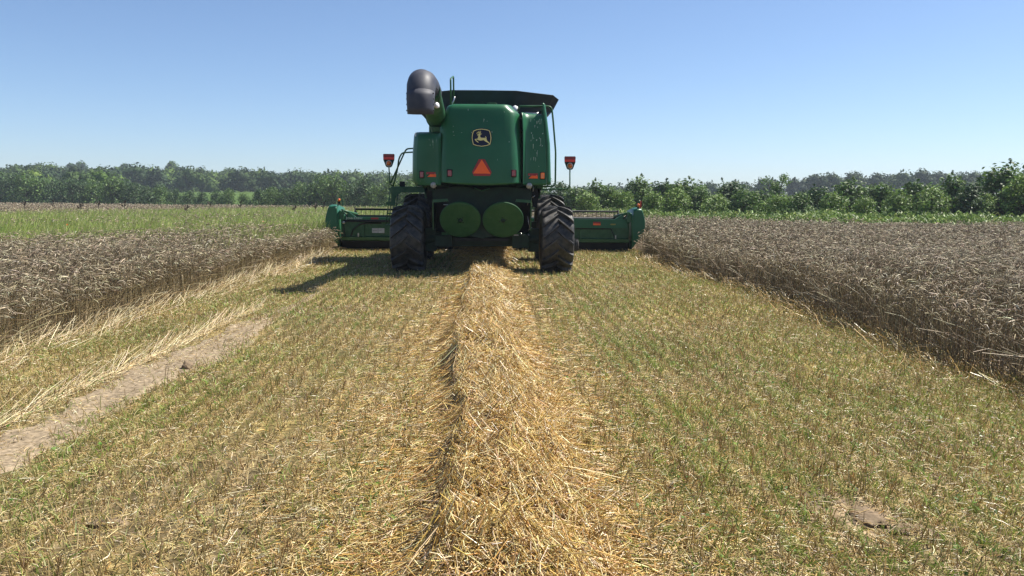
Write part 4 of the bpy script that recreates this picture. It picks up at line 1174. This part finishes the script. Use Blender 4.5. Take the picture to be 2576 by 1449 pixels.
E5 = .000909
def e5(pts): return [((px - 520) * E5 - .006, 3.010 - (py - 420) * E5) for px, py in pts]
b = MB()
outl = [(318, 262), (400, 226), (520, 210), (640, 226), (712, 250), (742, 340), (752, 420), (745, 500), (725, 582), (640, 612), (520, 630), (400, 612), (316, 582), (296, 500), (285, 420), (294, 340)]
def scl(p, k): return [(520 + (a - 520) * k, 420 + (c - 420) * k) for a, c in p]
yb = -.945
b.prism(e5(scl(outl, 1.06)), yb, yb + .05, M_NAVY)
n_ = len(outl); A_ = e5(outl); B_ = e5(scl(outl, .93))
V_ = [(x, yb - .006, z) for x, z in A_] + [(x, yb - .006, z) for x, z in B_] + [(x, yb + .01, z) for x, z in A_] + [(x, yb + .01, z) for x, z in B_]
F_ = []
for i in range(n_):
    j = (i + 1) % n_
    F_ += [(i, j, n_ + j, n_ + i), (i, 2 * n_ + i, 2 * n_ + j, j), (n_ + i, n_ + j, 3 * n_ + j, 3 * n_ + i)]
b.add(V_, F_, M_GOLD)
deer = [(408, 354), (425, 344), (445, 334), (468, 326), (500, 330), (534, 322), (518, 338), (496, 346), (488, 366), (486, 398), (496, 412), (512, 419), (560, 425), (600, 422), (614, 424), (612, 404), (599, 382), (618, 390), (634, 406), (637, 424), (634, 436), (642, 462), (655, 494), (690, 524), (728, 572), (706, 578), (680, 546), (640, 522), (612, 510), (588, 491), (565, 476), (520, 486), (490, 488), (458, 484), (430, 471), (404, 463), (384, 468), (402, 488), (441, 518), (447, 536), (430, 532), (386, 502), (356, 466), (364, 453), (400, 449), (428, 441), (438, 402), (444, 366), (422, 366)]
b.prism(e5(deer), yb - .007, yb + .01, M_GOLD)
for st in ([(478, 330), (494, 312), (500, 286), (486, 256)], [(494, 306), (470, 290), (458, 268)], [(482, 324), (450, 312), (426, 300), (402, 288)], [(452, 312), (430, 310), (398, 324)], [(470, 304), (446, 292), (436, 270)]):
    Vv, Ff = [], []
    for i, (px, py) in enumerate(st):
        a = st[max(i - 1, 0)]; c = st[min(i + 1, len(st) - 1)]
        dx, dy = c[0] - a[0], c[1] - a[1]; l = math.hypot(dx, dy); w = (6.5, 6, 5, 3)[i]
        for s in (1, -1):
            (xx, zz), = e5([(px - dy / l * w * s, py + dx / l * w * s)]); Vv.append((xx, yb - .0075, zz))
    for i in range(len(st) - 1): Ff.append((2 * i, 2 * i + 1, 2 * i + 3, 2 * i + 2))
    b.add(Vv, Ff, M_GOLD)
b.build("badge", combine)
# dried pale splashes on the hood and right panel
b = MB(); rs = random.Random(3)
for (x0, x1, z0, z1, n_, y_) in [(1.0, 1.36, 2.4, 3.5, 36, None), (-.7, .8, 2.9, 3.65, 13, 'h')]:
    for i in range(n_):
        x = rs.uniform(x0, x1); z = rs.uniform(z0, z1); L_ = rs.choice([.012, .02, .03, .06, .12]) * rs.uniform(.6, 1.3); w = rs.uniform(.003, .007) * (1.6 if L_ < .03 else 1)
        if y_ == 'h': f = lambda q: hood_y(q) + .03 * (x / .85) ** 2 + .05 * max(0, (q - 3.66) / .095) ** 2 - .004
        else: f = lambda q: -.632 + .02 * (x - 1.0) / .4 + .06 * ((q - 2.0) / 1.6) ** 2 - .006
        dx = rs.uniform(-.1, .02) * L_
        b.add([(x - w, f(z), z), (x + w, f(z), z), (x + w * .4 + dx, f(z - L_), z - L_), (x - w * .4 + dx, f(z - L_), z - L_)], [(0, 1, 2, 3)], M_SPLASH)
ps = b.build("paint_splashes", combine); ps["kind"] = "stuff"

# ---- spreader housing, discs, axle
b = MB()
b.prism([(-.80, 1.93), (-.40, 1.965), (0, 1.86), (0, .80), (-.62, .95), (-.78, 1.30)], -.56, -.50, M_DARK)
b.prism([(.80, 1.93), (.40, 1.965), (0, 1.86), (0, .80), (.62, .95), (.78, 1.30)], -.56, -.50, M_DARK)
for s in (-1, 1):
    b.prism([(s * .80, 1.92), (s * 1.12, 1.88), (s * 1.10, 1.66), (s * .77, 1.69)], -.54, -.30, M_DARK)
    b.prism([(s * .77, 1.69), (s * 1.10, 1.665), (s * 1.10, 1.60), (s * .75, 1.63)], -.60, -.30, M_GREEN2)
    b.prism([(-.30, 1.60), (.9, 1.60), (.9, .95), (-.2, 1.0)], s * 1.105, s * 1.12, M_DARK, axis='x')
    b.prism([(-.56, 1.62), (-.50, 1.62), (-.40, .98), (-.46, .98)], s * 1.09, s * 1.115, M_GREEN2, axis='x')
    b.tube([(0, -.60, 1.865), (s * .17, -.60, 1.925)], .012, M_GREEN2, 8)
b.box(-1.1, 1.1, .36, .42, .9, 1.95, M_BLACK)  # black sheet stands in for the deep shade behind the side voids
b.box(-.60, .60, -.45, .3, .735, .80, M_BLACK)
b.build("spreader_housing", combine)
for x_ in (-.477, .473):
    c = Vector((x_, -.80, 1.215)); ax = Vector((0, -.86, -.51)).normalized()
    b = MB()
    b.lathe([(0, .012), (.10, .010), (.36, .004), (.435, 0), (.456, -.008), (.458, -.03), (.44, -.045), (0, -.04)], c, ax, M_DISC, 64)
    d = b.build("spreader_disc", combine)
    b = MB()
    b.lathe([(.045, .03), (.04, .04), (0, .042)], c, ax, M_DARK, 16); b.lathe([(.055, .01), (.045, .03)], c, ax, M_DARK, 16)
    u_ = ax.orthogonal().normalized(); w_ = ax.cross(u_)
    for k in range(4):
        q = c + (u_ * math.cos(k * 1.571 + .5 + x_) + w_ * math.sin(k * 1.571 + .5 + x_)) * .085
        b.lathe([(0, .022), (.012, .021), (.012, .0)], q, ax, M_BLACK, 8)
    b.build("hub_bolts", d)
b = MB()
b.box(-1.30, 1.30, -.13, .13, .60, .84, M_DARK)
b.box(-1.08, -.68, -.30, -.05, .60, .85, M_DARK); b.box(.69, 1.07, -.32, -.05, .58, .88, M_DARK)
for s in (-1, 1):
    b.box(s * 1.19 - .12, s * 1.19 + .12, -.16, .16, .48, 1.02, M_DARK)
    b.lathe([(.16, -.25), (.2, .1), (0, .1)], (s * 1.2, 0, .77), (s, 0, 0), M_DARK, 20)
b.tube([(-1.0, .22, .74), (1.0, .22, .74)], .045, M_STEEL, 10)
b.build("rear_axle", combine, bevel=.01)
b = MB(); b.box(.72, .83, -.36, -.325, .862, .884, M_DECAL); b.build("decal_strip", combine)
for (x_, z_) in ((.89, .90), (1.06, .88)):
    b = MB(); b.lathe([(0, -.03), (.018, -.02), (.018, .03)], (x_, -.34, z_), (0, 1, .3), M_STEEL, 10); b.build("axle_pin", combine)
for (p, q) in [((1.03, -.3, 1.55), (1.09, -.3, 1.83)), ((1.05, -.28, .98), (1.14, -.28, 1.05)), ((1.13, -.25, 1.72), (1.20, -.25, 1.77)), ((1.16, -.2, 1.86), (1.165, -.2, 1.98)), ((-1.12, -.2, 1.70), (-1.08, -.2, 1.75)), ((-.86, -.58, 1.555), (-.76, -.58, 1.553))]:
    b = MB(); b.tube([p, q], .011, M_STEEL, 6); b.build("linkage_rod", combine)
b = MB(); b.tube([(1.03, -.4, 1.30), (1.06, -.4, 1.12), (1.10, -.42, 1.02)], .006, M_STEEL, 6); b.build("cable", combine)
for s in (-1, 1):
    b = MB()
    b.prism([(s * 1.16, 1.95), (s * 1.40, 1.95), (s * 1.28, 1.50), (s * 1.20, 1.50)], .6, 1.0, M_BLACK)
    b.box(s * 1.35 - .03, s * 1.35 + .03, .6, .66, 1.7, 2.0, M_GREEN2)
    b.build("frame_strut", combine)
b = MB(); b.tube([(-1.20, -.2, 1.98), (-1.26, -.5, 2.02), (-1.27, -.5, 2.06)], .02, M_GREEN2, 8); b.build("latch_rod", combine)
b = MB(); b.prism([(-1.27, 2.03), (-1.08, 2.03), (-1.08, 1.87), (-1.22, 1.87)], -.4, -.34, M_DARK); b.build("lamp_bracket", combine)

# ---- wheels
def wheel(name, x, y, Rt, w, nl, lab, flip=1):
    root_mesh = MB()
    hw = w / 2
    cr = [(.50 * Rt, -hw * .62), (.62 * Rt, -hw * .92), (.78 * Rt, -hw * .98), (.885 * Rt, -hw * .90), (.87 * Rt, -hw * .74), (.885 * Rt, -hw * .35), (.89 * Rt, 0), (.885 * Rt, hw * .35), (.87 * Rt, hw * .74), (.865 * Rt, hw * .88), (.78 * Rt, hw * .98), (.62 * Rt, hw * .92), (.50 * Rt, hw * .62)]
    root_mesh.lathe(cr, (0, 0, 0), (1, 0, 0), M_RUBBER, 72)
    us = [0.02, .22, .45, .68, .86, .97, 1.0]
    rt_ = [1.0, 1.0, .995, .985, .965, .93, .86]
    rb_ = [.87, .87, .87, .865, .84, .80, .77]
    for s in (-1, 1):
        for k in range(nl):
            a0 = (k + (0.5 if s > 0 else 0)) * 2 * math.pi / nl
            loops = []
            for u, ro, ri in zip(us, rt_, rb_):
                a = a0 + flip * (-.42 * u ** .9) + .12
                wd = (.052 + .026 * u) / Rt * .9 * (0.9 if u > .05 else .75)
                xx = s * u * hw * .99 - s * .015
                def pt(r, da): return (xx, -math.cos(a + da) * r * Rt, math.sin(a + da) * r * Rt)
                loops.append([pt(ri, -wd * .62), pt(ro, -wd * .42), pt(ro, wd * .42), pt(ri, wd * .62)])
            root_mesh.loft(loops, M_RUBBER, False, (True, True))
    t = empty(name, (x, y, Rt - .03), 0, combine); t['label'] = lab
    root_mesh.build("tyre", t)
    rim = MB()
    rim.lathe([(.52 * Rt, -hw * .66), (.50 * Rt, -hw * .5), (.44 * Rt, -hw * .35), (.40 * Rt, .0), (.2 * Rt, .05), (0, .05)], (0, 0, 0), (1, 0, 0), M_YELLOW, 48)
    rim.lathe([(.52 * Rt, hw * .66), (.50 * Rt, hw * .5), (.44 * Rt, hw * .35), (.42 * Rt, .1), (.2 * Rt, .12), (0, .12)], (0, 0, 0), (1, 0, 0), M_YELLOW, 48)
    for k in range(8): rim.lathe([(0, .02), (.018, .02), (.018, -.02)], (.06 if x < 0 else .13, .26 * Rt * math.cos(k * .785), .26 * Rt * math.sin(k * .785)), (1 if x > 0 else -1, 0, 0), M_STEEL, 6)
    rim.build("rim", t)
    return t
wheel("wheel", -1.69, 0, .785, .77, 16, "rear steering wheel on the left, in shade")
wheel("wheel", 1.715, 0, .785, .75, 16, "rear steering wheel on the right, sunlit tread")
wheel("wheel", -1.80, 3.6, .93, .80, 19, "large front drive wheel on the left")
wheel("wheel", 1.80, 3.6, .93, .80, 19, "large front drive wheel on the right")
b = MB(); b.box(-1.5, 1.5, 3.42, 3.78, .78, 1.08, M_DARK); b.build("front_axle", combine)
b = MB(); b.prism([(5.0, 1.9), (5.2, 1.15), (7.5, .42), (7.5, 1.0), (5.6, 1.95)], -.62, .62, M_GREEN2, axis='x'); b.build("feeder_house", combine)

# ---- header
b = MB()
HX0, HX1 = -4.72, 4.70
b.prism([(7.50, 1.085), (7.66, 1.085), (7.66, .99), (7.50, 1.0)], HX0, HX1, M_GREEN, axis='x')        # top beam
b.prism([(7.60, 1.0), (7.66, 1.0), (7.70, .40), (7.62, .40)], HX0, HX1, M_GREEN2, axis='x')          # back sheet
b.prism([(7.50, .43), (7.62, .46), (7.66, .30), (7.52, .33)], HX0, HX1, M_GREEN2, axis='x')           # lower beam
b.prism([(7.64, .34), (7.9, .12), (8.9, .06), (8.9, .10), (7.9, .20), (7.70, .40)], HX0, HX1, M_BLACK, axis='x')   # floor pan
b.prism([(7.60, .36), (7.72, .36), (7.80, .05), (7.70, .045)], HX0, HX1, M_BLACK, axis='x')  # black plate added for the dark shadow between floor pan and ground
b.prism([(7.50, 1.0), (7.515, 1.0), (7.515, .815), (7.50, .80)], 1.3, 4.62, M_GREEN, axis='x')        # deep plate, right half
b.tube([(-4.70, 7.52, .955), (-1.3, 7.52, .955)], .040, M_BLACK, 14)                                   # pipe, left half
for x_ in (-4.0, -2.9, 2.2, 3.1, 4.15): b.prism([(7.55, 1.0), (7.61, 1.0), (7.64, .42), (7.56, .42)], x_ - .03, x_ + .03, M_GREEN2, axis='x')
b.tube([(-4.40, 7.55, .46), (-4.33, 7.54, .66), (-4.12, 7.53, .84), (-3.9, 7.53, .885), (-3.4, 7.53, .89)], .022, M_BLACK, 8)
b.tube([(2.95, 7.52, .775), (3.45, 7.53, .765), (4.1, 7.55, .77), (4.22, 7.55, .5)], .016, M_BLACK, 8)
b.tube([(-4.52, 7.5, .93), (-4.62, 7.5, .88), (-4.60, 7.52, .6), (-4.58, 7.55, .4)], .014, M_BLACK, 8)
b.lathe([(0, -.05), (.05, -.05), (.05, .03)], (-4.62, 7.52, .90), (0, 1, 0), M_STEEL, 14)
b.box(1.2, 1.5, 7.4, 7.6, .5, 1.1, M_GREEN2); b.box(-1.5, -1.2, 7.4, 7.6, .5, 1.1, M_GREEN2)
for x_ in (-4.15, 4.25): b.box(x_ - .02, x_ + .02, 7.50, 7.53, .44, .56, M_STEEL)
header = b.build("header", combine)
header.rotation_euler = (0, R(.22), 0)

def end_shield(s):
    b = MB()
    o2 = [(4.80, 1.40), (4.90, 1.445), (5.06, 1.445), (5.10, 1.37), (5.16, 1.18), (5.195, 1.0), (5.185, .82), (5.145, .66), (5.05, .46), (4.92, .31), (4.80, .16), (4.76, .10), (4.78, .55), (4.79, 1.0)]
    loops = []
    for y_, k, zt in [(7.36, .93, .99), (7.39, .975, .997), (7.45, 1.0, 1.0), (7.9, 1.0, 1.02), (8.6, 1.0, .98), (9.2, .97, .80), (9.8, .9, .55), (10.3, .80, .32), (10.6, .6, .2)]:
        loops.append([(s * (4.95 + (x - 4.95) * k), y_, (.72 + (z - .72) * k) * (zt if z > .5 else 1) * (1 if y_ < 9 else zt ** .3)) for x, z in o2])
    b.loft(loops, M_GREEN, True, (True, True))
    e = b.build("end_shield", header, bevel=.0)
    b = MB()   # inner hoop and bracket
    b.tube([(s * 4.80, 7.40, .35), (s * 4.77, 7.40, .9), (s * 4.76, 7.40, 1.2), (s * 4.70, 7.42, 1.28), (s * 4.66, 7.45, 1.2), (s * 4.66, 7.5, .95)], .035, M_GREEN, 10, fillet=.06)
    b.box(min(s * 4.60, s * 4.74), max(s * 4.60, s * 4.74), 7.42, 7.56, 1.0, 1.30, M_GREEN2)
    b.tube([(s * 4.66, 7.46, 1.29), (s * 4.46, 7.8, 1.22), (s * 4.30, 8.2, 1.16)], .045, M_GREEN2, 10)
    b.prism([(s * 4.50, 1.20), (s * 4.44, 1.22), (s * 4.22, 1.085), (s * 4.62, 1.085)], 7.56, 7.64, M_GREEN)
    b.tube([(s * 4.60, 7.44, 1.22), (s * 4.52, 7.55, 1.12), (s * 4.50, 7.6, 1.05)], .02, M_BLACK, 8)
    b.build("reel_arm", header)
    # marker light on top
    b = MB()
    if s < 0:
        b.box(-4.80, -4.77, 7.44, 7.46, 1.42, 1.60, M_DARK)
        b.prism([(-4.70, 1.80), (-4.66, 1.80), (-4.60, 1.44), (-4.64, 1.44)], 7.47, 7.49, M_GREEN2)
        b.lathe([(0, -.045), (.03, -.04), (.05, 0), (.03, .03), (0, .035)], (-4.745, 7.44, 1.625), (-.25, -1, .1), M_AMBER, 18)
        b.box(-4.79, -4.71, 7.45, 7.48, 1.50, 1.58, M_BLACK)
    else:
        b.prism([(5.01, 1.41), (5.06, 1.41), (5.085, 1.70), (5.04, 1.70)], 7.46, 7.52, M_RED)
        b.prism([(4.99, 1.43), (5.01, 1.43), (5.045, 1.70), (5.035, 1.70)], 7.455, 7.50, M_ORANGE)
        b.lathe([(0, -.045), (.03, -.04), (.055, 0), (.03, .03), (0, .035)], (4.965, 7.45, 1.555), (-.3, -1, .1), M_AMBER, 18)
        b.box(4.93, 5.02, 7.46, 7.49, 1.41, 1.50, M_BLACK)
    b.build("marker_light", header, label="amber marker light on the left end shield" if s < 0 else "amber marker light with red plate on the right end shield")
end_shield(-1); end_shield(1)

b = MB()
RY, RZ, RR_ = 8.55, .86, .46
for k in range(6):
    a = k * math.pi / 3 + math.pi / 2
    y_, z_ = RY + math.cos(a) * RR_, RZ + math.sin(a) * RR_
    b.tube([(-4.40, y_, z_), (4.46, y_, z_)], .034, M_BLACK, 10)
    for x_ in np.arange(-4.36, 4.44, .15):
        b.tube([(x_, y_, z_ - .02), (x_, y_ - .02, z_ - .16), (x_, y_ - .05, z_ - .27)], .009, M_BLACK, 4)
for x_ in (-4.42, -.05, 4.48):
    for k in range(6):
        a = k * math.pi / 3 + math.pi / 2
        b.box(x_ - .02, x_ + .02, RY - .02, RY + .02, RZ - .02, RZ + .02, M_BLACK)
        b.tube([(x_, RY, RZ), (x_, RY + math.cos(a) * (RR_ + .06), RZ + math.sin(a) * (RR_ + .06))], .028, M_BLACK, 6)
        a2 = a + math.pi / 3
        b.tube([(x_, RY + math.cos(a) * RR_, RZ + math.sin(a) * RR_), (x_, RY + math.cos(a2) * RR_, RZ + math.sin(a2) * RR_)], .016, M_BLACK, 6)
b.tube([(-4.5, RY, RZ), (4.5, RY, RZ)], .07, M_BLACK, 14)
b.build("reel", header)
b = MB(); b.tube([(-4.6, 8.3, .42), (4.6, 8.3, .42)], .2, M_GREEN2, 20)
b.build("auger_drum", header)
b = MB(); b.box(-3.73, -3.49, 7.488, 7.499, 1.012, 1.068, M_RED); b.build("reflector", header, label="dull red reflector on the left half of the header")
b = MB(); b.box(3.50, 3.745, 7.484, 7.499, .945, .995, M_RED); b.box(3.50, 3.745, 7.482, 7.499, .888, .944, M_ORANGE); b.build("reflector", header, label="bright two-tone reflector on the right half of the header")
b = MB(); b.prism([(4.05, .915), (4.10, .94), (4.24, .94), (4.24, .90), (4.10, .895)], 7.49, 7.499, M_OLDGOLD); b.build("arrow_decal", header)
for x_ in (-3.715, -3.51):
    b = MB(); b.box(x_, x_ + .195, 7.585, 7.60, .565, .72, M_DECAL)
    b.box(x_ + .02, x_ + .175, 7.583, 7.59, .635, .645, M_BLACK) if x_ < -3.6 else b.box(x_ + .02, x_ + .1, 7.583, 7.59, .65, .658, M_BLACK)
    b.build("decal_plate", header)
# lettering on the top beam, small capitals
dg = bpy.context.evaluated_depsgraph_get()
xcur = -4.545
VV, FF = [], []
for body, size, gap in (("J", .085, .0), ("OHN", .062, .022), ("D", .085, .0), ("EERE", .062, 0)):
    cu = bpy.data.curves.new("txt", 'FONT'); cu.body = body; cu.size = size * 1.38; cu.extrude = 0.002; cu.space_character = 1.04
    ob = bpy.data.objects.new("txt", cu); COL.objects.link(ob)
    bpy.context.view_layer.update(); dg = bpy.context.evaluated_depsgraph_get()
    me = bpy.data.meshes.new_from_object(ob.evaluated_get(dg))
    co = np.array([v.co[:] for v in me.vertices])
    o_ = len(VV)
    x0_ = co[:, 0].min()
    VV += [(xcur + (p[0] - x0_) * 1.02, 7.494 - p[2], 1.012 + p[1] * .92) for p in co]
    FF += [[i + o_ for i in p.vertices] for p in me.polygons]
    xcur += (co[:, 0].max() - x0_) * 1.02 + .012 + gap
    bpy.data.objects.remove(ob); bpy.data.curves.remove(cu); bpy.data.meshes.remove(me)
b = MB(); b.add(VV, FF, M_LETTER); b.build("lettering", header)
t = MB()
t.lathe([(.12, -.075), (.20, -.085), (.225, -.06), (.23, 0), (.225, .06), (.20, .085), (.12, .075)], (0, 0, 0), (1, 0, 0), M_RUBBER, 40)
for k in range(36):
    a = k * 2 * math.pi / 36
    for u in (-.055, -.018, .018, .055): t.box(u - .013, u + .013, -math.cos(a) * .232 - .008, -math.cos(a) * .232 + .008, math.sin(a) * .232 - .008, math.sin(a) * .232 + .008, M_RUBBER)
gw = empty("gauge_wheel", (2.90, 7.12, .225), 0, header)
t.build("tyre", gw)
t = MB(); t.lathe([(.125, -.07), (.10, -.03), (0, -.02)], (0, 0, 0), (1, 0, 0), M_WHITE, 24); t.lathe([(.125, .07), (.10, .03), (0, .02)], (0, 0, 0), (1, 0, 0), M_WHITE, 24)
t.tube([(-.13, 0, 0), (-.13, .2, .12), (-.10, .42, .2)], .025, M_GREEN2, 8); t.tube([(-.14, 0, 0), (.05, 0, 0)], .02, M_STEEL, 8)
t.build("rim", gw)

# ------------------------------------------------------------------ haze (name haze)
hz_m = bpy.data.materials.new("haze_air"); hz_m.use_nodes = True
nt = hz_m.node_tree; nt.nodes.remove(nt.nodes["Principled BSDF"])
pv = nt.nodes.new("ShaderNodeVolumePrincipled")
pv.inputs["Color"].default_value = (0.80, 0.90, 1.0, 1); pv.inputs["Density"].default_value = 0.00042; pv.inputs["Anisotropy"].default_value = 0.1
nt.links.new(pv.outputs[0], nt.nodes["Material Output"].inputs["Volume"])
b = MB(); b.box(-560, 560, -75, 930, -4.0, 32, hz_m)
hz_o = b.build("haze"); tag(hz_o, "thin pale summer haze over the field and the far wood", "haze", kind="stuff")
